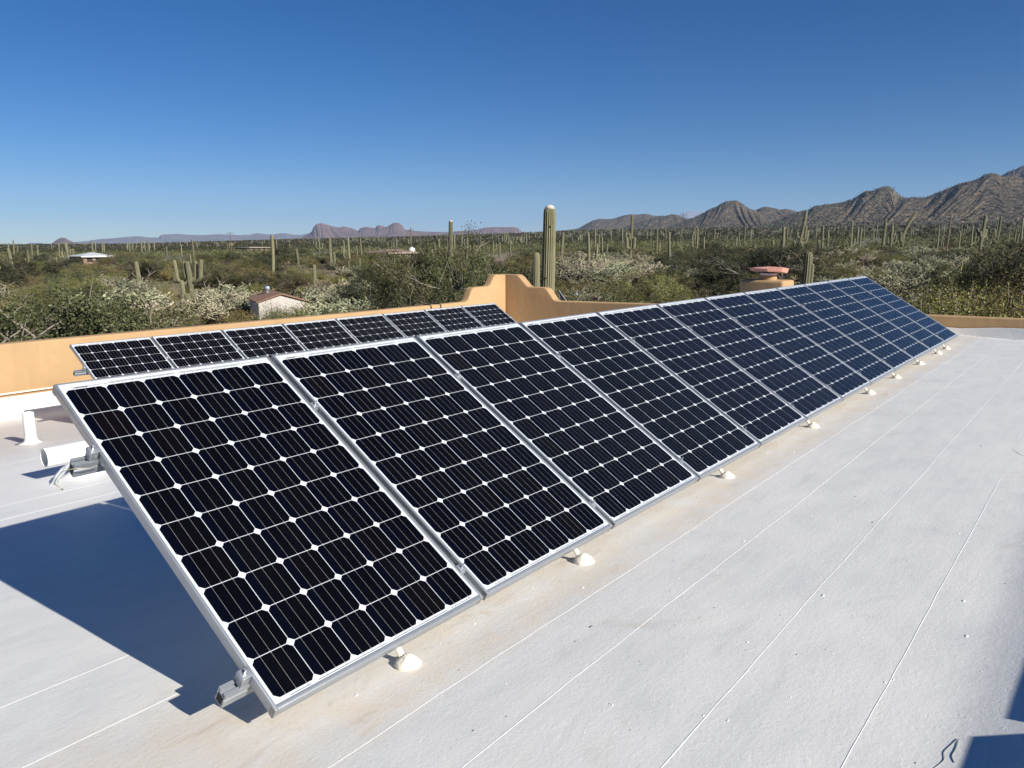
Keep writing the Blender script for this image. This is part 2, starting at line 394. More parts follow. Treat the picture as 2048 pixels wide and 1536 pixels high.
for i in range(6):
    x=ROW2[0]+.3+i*1.5
    for v in(.42,1.45):
        P=panel_to_world(0,v,-TH-.062,1)
        root=empty('rear_leg',(x,P[1],roofz(P[1])),label='support leg hidden under the back row of panels',cat='panel leg',group='legs under the back row')
        m=MB(); m.box(-.02,.02,-.02,.02,.0,P[2]-roofz(P[1])); m.build('post',MAT['alu'],root)

# ------------------------------------------------------------- house: roof, parapets
house=empty('house',(0,0,0),label='orange stucco house with a flat white roof carrying the solar panels',cat='house')
GZ=-3.8
# roof deck as fine sheet with gentle undulation
def roof_h(x,y):
    z=roofz(y)+.006*noise.noise(Vector((x*.7,y*.7,0)))+.003*noise.noise(Vector((x*2.3,y*2.3,3)))
    # small sunken patch on the right and dents
    d=math.hypot((x-4.75)*.9,(y+3.1)*1.6); z-=.014*math.exp(-(d/.42)**2)
    # cant rising toward front parapet
    if y<-3.0: z+=.35*max(0,(-3.0-y))**1.6
    # back cove rises into the white curb
    if y>8.45: z+=.9*(y-8.45)**2
    if x>13.65 and y>-.9: z+=.5*(x-13.65)**2
    if y<-.9:
        sd_=x-13.45-1.09*(y+1.18)
        if sd_>0: z-=min(.16,sd_*.9)
    return z
xs=np.concatenate([np.arange(-8,-1,.5),np.arange(-1,7,.06),np.arange(7,14.05,.12)]); xs=np.append(xs[xs<14.0],14.0)
ys=np.concatenate([np.arange(-3.8,-.6,.05),np.arange(-.6,8.3,.16),np.arange(8.3,8.9,.06)]); ys=np.append(ys,9.0)
m=MB(); nx,ny=len(xs),len(ys)
m.v=[(float(x),float(y),roof_h(x,y)) for y in ys for x in xs]
m.f=[(j*nx+i,j*nx+i+1,(j+1)*nx+i+1,(j+1)*nx+i) for j in range(ny-1) for i in range(nx-1)]; m.m=[0]*len(m.f)
deck=m.build('roof_deck',MAT['roof'],house,True)
def seam(y0,x0,x1,seed,wd=.007):
    rr=random.Random(seed); m=MB(); n=int((x1-x0)/.03); L=[];Rr=[]
    ph=rr.uniform(0,9)
    for i in range(n+1):
        x=x0+(x1-x0)*i/n
        y=y0+.008*noise.noise(Vector((x*.9,seed,0)))+.003*noise.noise(Vector((x*6,seed,2)))
        wv=wd*(.55+.8*abs(noise.noise(Vector((x*3.1,seed,5))))+.35*noise.noise(Vector((x*20,seed,8))))*(.6+1.4*max(0,noise.noise(Vector((x*.8,seed,11)))))
        wv=max(.0025,wv); z=roof_h(x,y)
        L.append((x,y,z,wv))
    v=[]
    for x,y,z,wv in L: wv*=.6; v+=[(x,y-wv,z-.001),(x,y-wv*.3,z+.0009),(x,y+wv*.5,z+.0008),(x,y+wv*1.2,z-.001)]
    f=[(i*4+k,(i+1)*4+k,(i+1)*4+k+1,i*4+k+1) for i in range(n) for k in range(3)]
    m.add(v,f); return m.build('roof_seam',MAT['seam'],deck,True)
for i,(y0,x0,x1,wd) in enumerate([(-1.62,-1,12.5,.005),(-1.95,-1,12.8,.008),(-2.42,-.2,12.5,.007),(-2.83,.4,4.05,.008),(-2.80,5.2,10,.005),(-.80,-3,-.02,.007),(-.32,-3,.4,.006),(3.05,-1,3,.006),(2.6,-1,3,.005),(4.9,-1,4,.005)]):
    seam(y0,x0,x1,i*3.7+1,wd)
# curling patch seams by the sunken spot
m=MB()
for pts in([(4.45,-2.95),(4.7,-3.0),(4.85,-3.04)],[(4.62,-2.99),(4.75,-2.86),(4.9,-2.8)]):
    P=[]
    for a,b in zip(pts[:-1],pts[1:]):
        for q in range(10):
            tt=q/10; x=a[0]+(b[0]-a[0])*tt; y=a[1]+(b[1]-a[1])*tt+.008*noise.noise(Vector((x*9,1,0))); P.append((x,y,roof_h(x,y)+.001))
    m.tube(P,[.0006+.0008*abs(noise.noise(Vector((p[0]*12,4,0)))) for p in P],6)
m.build('patch_crack',MAT['alu_dark'],deck,True)
# bits of grit and lumps in the coating
g=MB(); rr=random.Random(5)
for i in range(260):
    x=rr.uniform(-.5,9) if i%3 else rr.uniform(-.3,3.5); y=rr.uniform(-3.1,-1.35) if i%4 else rr.uniform(0,6); s=rr.choice((.002,.0025,.003,.004,.0065))*(1 if i%4 else 1.5)
    z=roof_h(x,y)
    pr=[(s,-.001),(s*.8,s*.22),(s*.3,s*.35)]
    b=len(g.v); g.lathe(pr,(x,y,z),6,0 if rr.random()<.7 else 1)
    e=rr.uniform(1,2.2); a=rr.uniform(0,3)
    for k in range(b,len(g.v)):
        px,py,pz=g.v[k]; dx,dy=px-x,py-y; g.v[k]=(x+dx*e,y+dy,pz)
o=g.build('roof_grit',[MAT['white'],MAT['alu_dark']],None,True); tag(o,kind='stuff')

# back parapet (wall A, y=9) with stepped corner, end parapet (wall B, x=14)
TB=.22
m=MB()
prof=[(-8,-.49),(14.0,-.49),(14.0,.86),(13.60,.872),(13.52,.80),(13.39,.62),(13.33,.597),(12.78,.59),(12.70,.55),(12.56,.30),(12.47,.262),(9,.252),(4,.268),(0,.275),(-8,.28)]
m.prism(prof,9.0,9.0+TB,'y'); pa=m.build('back_parapet',MAT['orange'],house); bevel(pa,.028,4,25)
m=MB()
prof=[(9.0+TB,GZ),(9.0+TB,.86),(8.66,.862),(8.56,.80),(8.36,.61),(8.28,.567),(7.84,.568),(7.74,.54),(7.53,.29),(7.45,.255),(4.9,.300),(2,.325),(-1,.352),(-2,.36),(-3.95,.37),(-3.95,GZ)]
m.prism(prof,14.0,14.0+TB+.02,'x'); pb=m.build('end_parapet',MAT['orange'],house); bevel(pb,.028,4,25)
m=MB(); m.box(13.972,14.004,-3.7,8.99,-1.2,.0); m.v=[(x,y,z if z<-1 else (.275 if y<0 else -.44)) for x,y,z in m.v]
o=m.build('end_ledge',MAT['orange'],house); bevel(o,.006,2)
# house walls below
m=MB(); m.box(-8,14.0,9.003,9.0+TB-.003,GZ,-.49); m.build('outer_wall',MAT['orange'],house)
# curb of faded pink paint and thick white coating against the back wall
m=MB(); m.box(-8,13.96,8.985,9.004,-.58,-.475); m.build('paint_strip',MAT['pinkstrip'],house)
m=MB(); cv=[(8.996,-.485),(8.97,-.487),(8.955,-.52),(8.93,-.62),(8.87,-.69),(8.72,-.725),(8.5,-.728),(8.5,-.90),(8.996,-.90)]
m.prism(cv,-8,13.97,'x'); o=m.build('white_curb',MAT['white'],house,True)
m=MB(); n_=24
for k_ in range(n_):
    y0_=-3.7+12.3*k_/n_; y1_=-3.7+12.3*(k_+1)/n_
    for ya in((y0_,y1_),):
        v=[(x,y,z) for y in ya for x,z in((13.965,-1.1),(13.965,min(.215,roofz(y)+.05 if y<-.9 else roofz(y)+.11)),(13.9715,min(.215,roofz(y)+.055 if y<-.9 else roofz(y)+.115)),(13.9715,-1.1))]
        m.add(v,[(0,1,5,4),(1,2,6,5)])
m.build('end_curb',MAT['white'],house)
# front parapet behind the photographer, throws the stepped shadow on the right
m=MB()
fp=[(-8,0),(14.0,0),(14.0,.60),(11.75,.605),(1.18,.612),(1.165,.592),(1.115,.594),(1.05,.632),(-.3,.632),(-8,.632)]
m.prism(fp,-3.95,-3.75,'y'); m.build('front_parapet',MAT['orange'],house)

# chimney beyond the row
def onx(px,py,X):
    d=RT*((px-1024)/F)-UP*((py-768)/F)+FW; return CAM+d*((X-CAM[0])/d[0])
XC=12.85
a=onx(1479,568,XC); b=onx(1567,562,XC); ztop=onx(1567,561,XC)[2]
yc0,yc1=b[1],a[1]; wc=.62
ch=MB(); ch.box(XC,XC+wc,yc0,yc1,roofz(yc1)-.1,ztop-.01)
chim=ch.build('chimney',MAT['orange'],house); bevel(chim,.05,5)
cx,cy=XC+wc*.45,(yc0+yc1)/2-.03
m=MB(); m.lathe([(.155,ztop-.03),(.155,ztop+.075),(.15,ztop+.08)],(cx,cy,0),28); m.build('flue',MAT['orange'],chim,False)
m=MB(); m.lathe([(.150,ztop+.081),(.150,ztop+.115),(.10,ztop+.117)],(cx,cy,0),28); m.build('flue_collar',MAT['white'],chim,False)
m=MB()
for k in range(24):
    an=2*math.pi*k/24; m.tube([(cx+.125*math.cos(an),cy+.125*math.sin(an),ztop+.115),(cx+.125*math.cos(an+.18),cy+.125*math.sin(an+.18),ztop+.20)],.003,4)
for zz_ in(.14,.17): m.tube([(cx+.127*math.cos(q*.4),cy+.127*math.sin(q*.4),ztop+zz_) for q in range(17)],.003,4)
m.build('spark_screen',MAT['cable'],chim)
MAT['pink']=simple('faded_red_cap',(.60,.29,.22),.6,0,.08,12)
m=MB(); RC=.355; zc=ztop+.205; v=[(cx,cy,zc+.035)]; n8=8
for k in range(n8):
    an=2*math.pi*(k+.35)/n8; v.append((cx+RC*math.cos(an),cy+RC*math.sin(an),zc+(.012 if k%2 else .0)))
for k in range(n8):
    an=2*math.pi*(k+.35)/n8; dn=-.05 if k not in(6,) else -.085
    v.append((cx+RC*.93*math.cos(an),cy+RC*.93*math.sin(an),zc+dn))
f=[(0,1+k,1+(k+1)%n8) for k in range(n8)]+[(1+k,9+k,9+(k+1)%n8,1+(k+1)%n8) for k in range(n8)]+[tuple(range(9,17))[::-1]]
m.add(v,f); m.build('chimney_cap',MAT['pink'],chim)

# ------------------------------------------------------------- things on the roof
vp=empty('vent_pipe',(1.9,6.0,roofz(6.0)),label='short upright white vent pipe on the roof at the left edge',cat='vent pipe')
m=MB(); m.lathe([(.17,-.01),(.10,.004),(.072,.02),(.060,.05),(.057,.10),(.056,.34),(.056,.345),(.046,.345),(.046,.25)],(0,0,0),28); m.build('pipe_body',MAT['white'],vp,True)
m=MB(); m.lathe([(.0455,.24),(.0455,.262)],(0,0,0),20); m.build('pipe_bore',MAT['hollow'],vp)
tb=empty('roof_duct',(1.2,3.56,-.09),label='white open ended duct tube lying level on a coated mount by the upper rail end',cat='duct')
m=MB(); k=28; ro,ri=.080,.074
for (r,fl) in((ro,1),(ri,-1)):
    v=[(x,r*math.cos(2*math.pi*j/k),r*math.sin(2*math.pi*j/k)) for x in(-.05,.46) for j in range(k)]
    f=[(j,(j+1)%k,k+(j+1)%k,k+j) if fl<0 else (j,k+j,k+(j+1)%k,(j+1)%k) for j in range(k)]; m.add(v,f)
for x,fl in((-.05,1),(.46,-1)):
    v=[(x,r*math.cos(2*math.pi*j/k),r*math.sin(2*math.pi*j/k)) for r in(ro,ri) for j in range(k)]
    m.add(v,[(j,(j+1)%k,k+(j+1)%k,k+j) for j in range(k)])
m.build('duct_tube',MAT['white'],tb,True)
m=MB(); m.lathe([(.24,-.235),(.18,-.215),(.12,-.17),(.085,-.11),(.07,-.06)],(.24,-.04,0),22)
rr=random.Random(2); m.v=[(a+rr.uniform(-.012,.012),b+rr.uniform(-.012,.012),c+rr.uniform(-.004,.004)) for a,b,c in m.v]
m.build('coated_mount',MAT['white'],tb,True)
m=MB(); P=[(.12,-.10,-.06),(.04,-.11,-.10),(-.02,-.12,-.15),(-.05,-.13,-.19),(-.09,-.14,-.215)]; m.tube(P,[.012,.018,.02,.014,.008],7); m.tube([(.10,-.13,-.05),(.03,-.14,-.12),(-.03,-.15,-.17),(-.04,-.16,-.2)],[.01,.015,.012,.012],6); m.build('bent_foil_strap',MAT['alu'],tb)
wr=MB()
def loop(pts,r,mat,name,label,cat):
    m=MB(); P=[Vector(p) for p in pts]; out=[]
    for i in range(len(P)-1):
        p0,p1,p2,p3=P[max(i-1,0)],P[i],P[i+1],P[min(i+2,len(P)-1)]
        for q in range(8):
            s=q/8; out.append(.5*((2*p1)+(-p0+p2)*s+(2*p0-5*p1+4*p2-p3)*s*s+(-p0+3*p1-3*p2+p3)*s**3))
    out.append(P[-1]); m.tube(out,r,6); o=m.build(name,mat,None,True); return tag(o,label,cat)
q=panel_to_world(-.03,.40,-.05)
loop([q,q+np.array([-.06,-.02,.012]),q+np.array([-.12,0,.01]),q+np.array([-.15,.01,-.03]),q+np.array([-.13,0,-.055]),q+np.array([-.145,-.02,-.05])],.0016,simple('bare_wire',(.35,.3,.2),.4,.6),'ground_wire','thin bare wire looping from the upper rail clamp over the white duct','wire')
loop([(x_,y_,roof_h(x_,y_)+z_) for x_,y_,z_ in ((.88,-3.03,.0012),(.93,-3.045,.0015),(.97,-3.04,.002),(1.01,-3.05,.0022),(1.05,-3.062,.002),(1.0,-3.064,.002),(.96,-3.06,.0015),(.93,-3.07,.0012))],.0009,MAT['alu_dark'],'loose_wire','thin loose grey wire curling over the white roof in the bottom right corner','wire')
# conduit along the back wall
cdt=empty('wall_conduit',(0,8.965,-.43),label='thin grey conduit running along the foot of the orange wall',cat='conduit')
m=MB(); m.tube([(-8,0,.0),(2,0,0),(5,0,.0),(12.3,0,.01)],.013,8); m.build('conduit_pipe',simple('painted_conduit',(.70,.60,.50),.5),cdt,True)
for x in(1.2,3.5,5.5,7.5,9.5,11.5):
    m=MB(); m.box(x-.02,x+.02,-.016,.034,-.02,.02); m.build('conduit_strap',MAT['alu'],cdt)
for i,x in enumerate((11.28,11.60)):
    z=.252
    m=MB(); pts=[(x+.02,9.25,.02),(x,9.235,z+.005),(x,9.2,z+.022),(x,9.05,z+.022),(x,8.99,z-.01),(x+.015*(1-2*i),8.975,z-.15),(x-.02,8.97,-.40)]
    m.tube(pts,.015,7); o=m.build('wall_cable',simple('dusty_black_hose',(.045,.04,.035),.6),None,True)
    tag(o,'dark cable draped over the orange wall, the '+('left' if i==0 else 'right')+' one of two','cable','dark cables over the orange wall')
    m=MB(); m.lathe([(.02,z+.03),(.03,z+.045),(.02,z+.07)],(x-.1,9.2,0),10)
# things mounted outside the end parapet
P=onx(1131,592,14.75)
sdn=empty('satellite_dish',(P[0],P[1],P[2]-.12),label='grey satellite dish seen edge on behind the orange end wall',cat='satellite dish',rot=(0,0,0))
mat_d=simple('grey_dish_paint',(.42,.45,.50),.4,0,.05)
m=MB(); k=28; v=[];ring=[0,.1,.18,.25,.29]
ax=Vector((.55,-.62,.55)).normalized(); e1=Vector((.62,.55,0)).normalized(); e1=(e1-ax*e1.dot(ax)).normalized(); e2=ax.cross(e1)
for sgn in(0,.008):
    for r in ring[1:]:
        for j in range(k):
            an=2*math.pi*j/k; v.append(e1*(r*math.cos(an))+e2*(r*1.08*math.sin(an))+ax*(r*r*.9-.07-sgn))
nr=len(ring)-1
f=[]
for s in range(2):
    b=s*nr*k
    f.append(tuple(range(b,b+k)))
    f+=[(b+i*k+j,b+i*k+(j+1)%k,b+(i+1)*k+(j+1)%k,b+(i+1)*k+j) for i in range(nr-1) for j in range(k)]
b0=(nr-1)*k; b1=(2*nr-1)*k; f+=[(b0+j,b0+(j+1)%k,b1+(j+1)%k,b1+j) for j in range(k)]
m.add(v,f); m.build('dish_bowl',mat_d,sdn,True)
m=MB(); m.tube([(0,0,-.02),(-.05,.1,-.25),(-.12,.12,-.8)],.02,8); m.build('dish_mast',MAT['alu'],sdn)
m=MB(); m.tube([tuple(e2*-.29-ax*.0),tuple(ax*.32-e2*.12)],.009,6); m.box(ax.x*.32-.03,ax.x*.32+.03,ax.y*.32-.03,ax.y*.32+.03,ax.z*.32-.04,ax.z*.32+.03); m.build('feed_arm',MAT['alu_dark'],sdn)
P=onx(1193,597,14.4)
fl=empty('flood_light',tuple(P),label='small floodlight fixed on top of the orange end wall',cat='floodlight')
m=MB(); m.box(-.05,.05,-.09,.09,-.035,.03); o=m.build('lamp_body',simple('bronze_lamp',(.09,.06,.05),.4,.3),fl); bevel(o,.008,2)
m=MB(); m.box(-.058,-.05,-.10,-.085,-.04,.045); m.box(-.058,.05,-.108,-.09,.02,.045); m.build('lamp_rim',MAT['alu_bright'],fl)
m=MB(); m.tube([(0,.04,-.03),(0,.06,-.3),(0,.06,-.7)],.014,8); m.build('bracket',MAT['alu_dark'],fl)
P=onx(1109,597,14.6)
gl=empty('globe_lamp',tuple(P),label='pale round globe lamp peeking over the orange end wall beside the steps',cat='lamp')
m=MB(); m.lathe([(.01,-.07)]+[(.075*math.sin(a_),-.075*math.cos(a_)) for a_ in np.linspace(.3,2.9,9)]+[(.01,.075)],(0,0,0),18); m.build('globe',simple('frosted_globe',(.72,.68,.55),.4),gl,True)
m=MB(); m.tube([(0,0,-.07),(0,0,-.8)],.02,8); m.build('lamp_post',MAT['alu_dark'],gl)


# ------------------------------------------------------------- terrain
SP=[-600,0,270,600,800,1040,1160,1500,2048,2800]; SV=[0,.0018,.002,.0075,.010,.0145,.018,.020,.0225,.025]
def px_bearing(px): return YAW+math.atan((px-1024)/F)
BB=[px_bearing(q) for q in SP]
def slope_at(b): return np.interp(b,BB,SV)
def terr(x,y):
    dx,dy=x-CAM[0],y-CAM[1]; d=np.hypot(dx,dy); b=np.arctan2(dx,dy)
    return GZ+slope_at(b)*np.clip(d-120,0,2500)+.25*np.sin(x*.11+1)*np.sin(y*.09)*np.clip((d-15)/40,0,1)
def at_depth(px,depth,z=None):
    """ground point seen in image column px at a forward distance depth"""
    x,y=CAM[0],CAM[1]
    fx,fy=math.sin(YAW),math.cos(YAW); rx,ry=math.cos(YAW),-math.sin(YAW)
    lat=(px-1024)/F*depth
    X=x+fx*depth+rx*lat; Y=y+fy*depth+ry*lat
    return float(X),float(Y),float(terr(X,Y)) if z is None else z
def pix(P):
    q=np.array(P)-CAM; zf=q@FW; return 1024+F*(q@RT)/zf,768-F*(q@UP)/zf,zf
def ground_material():
    m,t,p=nodes('desert_soil'); v=coords(t)
    n1=noise_t(t,.25,6,.6,v); n2=noise_t(t,2.5,6,.7,v)
    c=ramp(t,n1,[(.3,(.30,.195,.13)),(.55,(.38,.26,.175)),(.75,(.33,.25,.17))])
    c=mix(t,.5,c,ramp(t,n2,[(.3,(.16,.13,.09)),(.6,(.36,.26,.18))]))
    # far away the ground disappears under brush; this is the brush colour
    sx=t.nodes.new('ShaderNodeSeparateXYZ'); t.links.new(v,sx.inputs[0])
    r=math_n(t,'SQRT',math_n(t,'ADD',math_n(t,'POWER',sx.outputs[0],2),math_n(t,'POWER',sx.outputs[1],2)))
    far=math_n(t,'MULTIPLY_ADD',r,1/260,-.2,clamp=True)
    c=mix(t,math_n(t,'MULTIPLY',far,.9),c,ramp(t,noise_t(t,.05,6,.7,v),[(.35,(.075,.082,.045)),(.65,(.13,.13,.08))]))
    t.links.new(c,p.inputs['Base Color']); p.inputs['Roughness'].default_value=.95
    bump(t,p,n2,.6,.15); return m
m=MB(); NB=220; rad=np.concatenate([[2,8],np.geomspace(14,20500,130)])
bs_=np.linspace(0,2*math.pi,NB,endpoint=False)
V=[]
for r in rad:
    X=CAM[0]+r*np.sin(bs_); Y=CAM[1]+r*np.cos(bs_)
    # slope table only spans the seen sector; fade to flat behind
    d=np.where(bs_>math.pi*1.2,bs_-2*math.pi,bs_); sl=np.interp(d,[-1.2]+BB+[2.2,3.3],[0]+SV+[.02,0])
    Z=GZ+sl*np.clip(r-120,0,2500)+.25*np.sin(X*.11+1)*np.sin(Y*.09)*np.clip((r-15)/40,0,1)
    V+=list(zip(X.tolist(),Y.tolist(),Z.tolist()))
m.v=V+[(CAM[0],CAM[1],GZ)]; n=len(rad); c0_=len(V)
m.f=[(i*NB+j,(i+1)*NB+j,(i+1)*NB+(j+1)%NB,i*NB+(j+1)%NB) for i in range(n-1) for j in range(NB)]+[(c0_,j,(j+1)%NB) for j in range(NB)]
m.f=[tuple(reversed(q)) if len(q)==4 else tuple(reversed(q)) for q in m.f]; m.m=[0]*len(m.f)
g=m.build('desert_ground',ground_material(),None,True); tag(g,kind='structure')

# ------------------------------------------------------------- mountains
def rock_material(name,dirt,rock,green,rs=.02,gs=.08,gamt=.55,topz=(60,150)):
    m,t,p=nodes(name); v=coords(t)
    n=noise_t(t,rs,8,.68,v,.3)
    c=ramp(t,n,[(.35,tuple(x*.72 for x in dirt)),(.5,dirt),(.62,rock)])
    ge=t.nodes.new('ShaderNodeNewGeometry'); sx=t.nodes.new('ShaderNodeSeparateXYZ'); t.links.new(ge.outputs['Normal'],sx.inputs[0])
    steep=math_n(t,'MULTIPLY_ADD',sx.outputs[2],-5.0,3.4,clamp=True)
    c=mix(t,math_n(t,'MULTIPLY',steep,.8),c,ramp(t,noise_t(t,rs*3,6,.7,coords(t,'Object',(1,1,.8)),.4),[(.35,tuple(x*.45 for x in rock)),(.5,rock),(.7,tuple(x*1.25 for x in rock))]))
    gg=ramp(t,noise_t(t,gs,6,.8,v),[(.47,(0,0,0)),(.56,(1,1,1))])
    c=mix(t,math_n(t,'MULTIPLY',gg,gamt),c,green)
    t.links.new(c,p.inputs['Base Color']); p.inputs['Roughness'].default_value=.95
    h=math_n(t,'ADD',math_n(t,'MULTIPLY',noise_t(t,gs*.7,8,.75,v),1.0),math_n(t,'MULTIPLY',n,2.0))
    bump(t,p,h,1.0,3.2/max(rs/.02,.05)); return m
def range_(name,pts,dist,width,foot,mat,nu,nv,amp,seed,spur=.35,front=.62,ns=1.0):
    """pts: crest (px,py) list; crest stands at distance dist, foot width metres in front of it"""
    px=np.array([q[0] for q in pts],float); py=np.array([q[1] for q in pts],float)
    uu=np.linspace(px[0],px[-1],nu); P=[]
    rr_=np.random.default_rng(seed); vs=np.linspace(0,1.35,nv)
    yall=np.interp(uu,px,py); kw_=max(3,int(70/((px[-1]-px[0])/nu))|1); ker=np.hanning(kw_+2)[1:-1]; ker/=ker.sum()
    ysm=np.convolve(np.pad(yall,kw_//2,mode='edge'),ker,'valid')
    for iu,u in enumerate(uu):
        yv=yall[iu]
        d=RT*((u-1024)/F)-UP*((yv-768)/F)+FW; hor=math.hypot(d[0],d[1]); el=d[2]/hor; bx,by=d[0]/hor,d[1]/hor
        jag=noise.noise(Vector((u*.045*ns,seed,1)))*.012+noise.noise(Vector((u*.3*ns,seed,4)))*.02
        zc=CAM[2]+dist*el
        zf=float(terr(CAM[0]+bx*(dist-width),CAM[1]+by*(dist-width)))-2 if foot is None else foot
        zc0=zc; zs_=CAM[2]+dist*(el-(ysm[iu]-yv)/F*1.02); jg=jag*max(0,zc-zf)
        for vv in vs:
            sp_=noise.noise(Vector((u*.02*ns,vv*1.3,seed)))*.7+noise.noise(Vector((u*.05*ns,vv*2.6,seed+5)))*.3
            if vv<=1:
                base=vv**(1.35+spur*sp_*.18); taper=min(1,(1-vv)*6)*min(1,vv*3)
                rr=dist-width*(1-vv)
            else:
                base=max(0,1-(vv-1)*2.6)**1.1; taper=0; rr=dist+width*(vv-1)*1.4
            X=CAM[0]+bx*rr; Y=CAM[1]+by*rr
            wv_=min(1,vv)**3.0; zc=zs_+(zc0-zs_)*wv_+jg*(vv**10 if vv<=1 else 1); H_=zc-zf; L_=max(60.,H_*1.3); hgt=H_*base
            f1=noise.fractal(Vector((X/L_/1.4,Y/L_/1.4,seed)),.8,2.1,3)
            z=zf+hgt+taper*H_*(.055*f1+.020*noise.noise(Vector((X/L_*6,Y/L_*6,seed)))+.014*noise.noise(Vector((X/L_*13,Y/L_*13,seed+2))))
            P.append((X,Y,z))
    if mat is RB: A_=np.array(P,float).reshape(nu,nv,3); SLOPE.append((A_[:,:int(nv*.74)].reshape(-1,3),name))
    m=MB(); m.v=[tuple(map(float,q)) for q in P]
    m.f=[(i*nv+j,(i+1)*nv+j,(i+1)*nv+j+1,i*nv+j+1) for i in range(nu-1) for j in range(nv-1)]; m.m=[0]*len(m.f)
    o=m.build(name,mat,None,False); tag(o,kind='structure'); return o
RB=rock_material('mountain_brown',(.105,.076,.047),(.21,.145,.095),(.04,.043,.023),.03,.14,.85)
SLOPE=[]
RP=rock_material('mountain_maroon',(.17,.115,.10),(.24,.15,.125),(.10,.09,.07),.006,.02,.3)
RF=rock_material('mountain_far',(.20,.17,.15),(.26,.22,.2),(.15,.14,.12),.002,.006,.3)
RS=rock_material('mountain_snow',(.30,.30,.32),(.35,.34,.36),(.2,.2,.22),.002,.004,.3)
near1=[(1120,462),(1157,457),(1175,446),(1187,440),(1200,437),(1212,438),(1225,437.5),(1245,431),(1262,428),(1275,429),(1290,427),(1300,429),(1310,432),(1325,431),(1338,433),(1360,438),(1400,445),(1440,455)]
near1b=[(1230,462),(1262,450),(1285,442),(1310,435),(1330,432),(1345,428),(1355,430),(1362,433),(1375,437.5),(1390,437),(1410,442),(1450,455)]
near2=[(1330,458),(1360,446),(1375,438.5),(1385,436),(1400,429),(1410,424),(1420,417.5),(1435,412.5),(1443,406),(1450,402.5),(1460,401),(1472,400.5),(1479,403),(1485,407.5),(1500,417.5),(1510,420.5),(1535,430),(1570,440),(1620,450)]
near2b=[(1480,440),(1505,423),(1520,416),(1532,413),(1541,414),(1550,416),(1560,419),(1572,417.5),(1585,420.5),(1600,424),(1640,432),(1700,440)]
near3=[(1540,450),(1570,434),(1600,423),(1615,420.5),(1623,416),(1630,411),(1637,411.5),(1648,409),(1662,408),(1676,406),(1696,401),(1704,399),(1711,395),(1722,387),(1733,381),(1741,382),(1748,380.5),(1755,377),(1761,374),(1773,372),(1780,374),(1786,376),(1789,382),(1793,386),(1800,391),(1808,396),(1820,402),(1850,412),(1900,425),(1960,436)]
near4=[(1740,430),(1780,410),(1808,397),(1823,394),(1835,394),(1848,395),(1860,391),(1868,387.5),(1885,381),(1898,375),(1910,370),(1921,366),(1931,364),(1941,361),(1956,357.5),(1963,353),(1968,350),(1981,345.5),(1993,346),(2003,351),(2016,351),(2032,353),(2048,354),(2090,350),(2150,360),(2250,340),(2400,370),(2600,380)]
near5=[(1930,380),(1970,362),(2003,351),(2012,346),(2021,341),(2035,336),(2046,331),(2080,318),(2140,305),(2220,310),(2400,300),(2600,320)]
mesa=[(585,481),(600,477.5),(615,469),(624,462),(626,455),(629,450),(634,446),(644,445),(650,447),(657,449),(667,452),(677,454),(684,453),(690,452),(705,456),(716,461),(718,460),(720,455.5),(726,454),(732,452.5),(742,454.5),(751,455.5),(754,449.5),(759,449),(765,451),(770,453),(776,452),(781,447.5),(786,445),(792,443.8),(797,444),(801,447),(805,450),(810,459),(825,461),(840,462),(890,464),(900,463),(910,462),(932,461),(950,459.5),(960,457),(970,454.5),(985,453),(1005,453.5),(1025,453),(1037,455),(1040,460),(1044,463),(1075,467)]
cone=[(95,492),(102,488),(110,482),(118,477),(122,475.5),(126,475),(130,475.5),(134,478),(140,481),(145,483),(152,486),(160,491)]
pale=[(20,495),(40,491),(52,488),(62,485.5),(85,486),(95,489),(150,484),(175,482),(200,478),(215,477),(230,476),(250,474),(270,472),(285,473),(300,475),(318,474.5),(322,469),(340,468),(355,467),(375,469),(400,470),(420,469),(440,468),(460,469),(480,470),(500,469),(508,467),(515,465.5),(530,468),(545,469),(560,466),(570,466),(585,469),(600,470),(615,467),(640,470),(680,475)]
snow=[(1330,440),(1345,432),(1355,427.5),(1361,425),(1367,422),(1375,421),(1387,419.5),(1398,420),(1410,421),(1425,426),(1450,436)]
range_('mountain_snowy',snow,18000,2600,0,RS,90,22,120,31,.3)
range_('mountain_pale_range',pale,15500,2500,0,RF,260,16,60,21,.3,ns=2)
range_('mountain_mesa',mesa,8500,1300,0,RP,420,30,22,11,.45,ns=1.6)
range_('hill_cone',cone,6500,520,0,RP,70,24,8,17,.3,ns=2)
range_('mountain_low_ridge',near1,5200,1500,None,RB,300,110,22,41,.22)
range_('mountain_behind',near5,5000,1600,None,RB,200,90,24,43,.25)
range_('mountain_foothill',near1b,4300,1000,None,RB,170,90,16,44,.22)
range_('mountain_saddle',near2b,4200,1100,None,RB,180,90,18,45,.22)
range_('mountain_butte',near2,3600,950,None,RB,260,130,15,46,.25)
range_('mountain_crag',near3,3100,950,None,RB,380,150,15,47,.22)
range_('mountain_peak',near4,2900,1000,None,RB,460,160,16,48,.25)

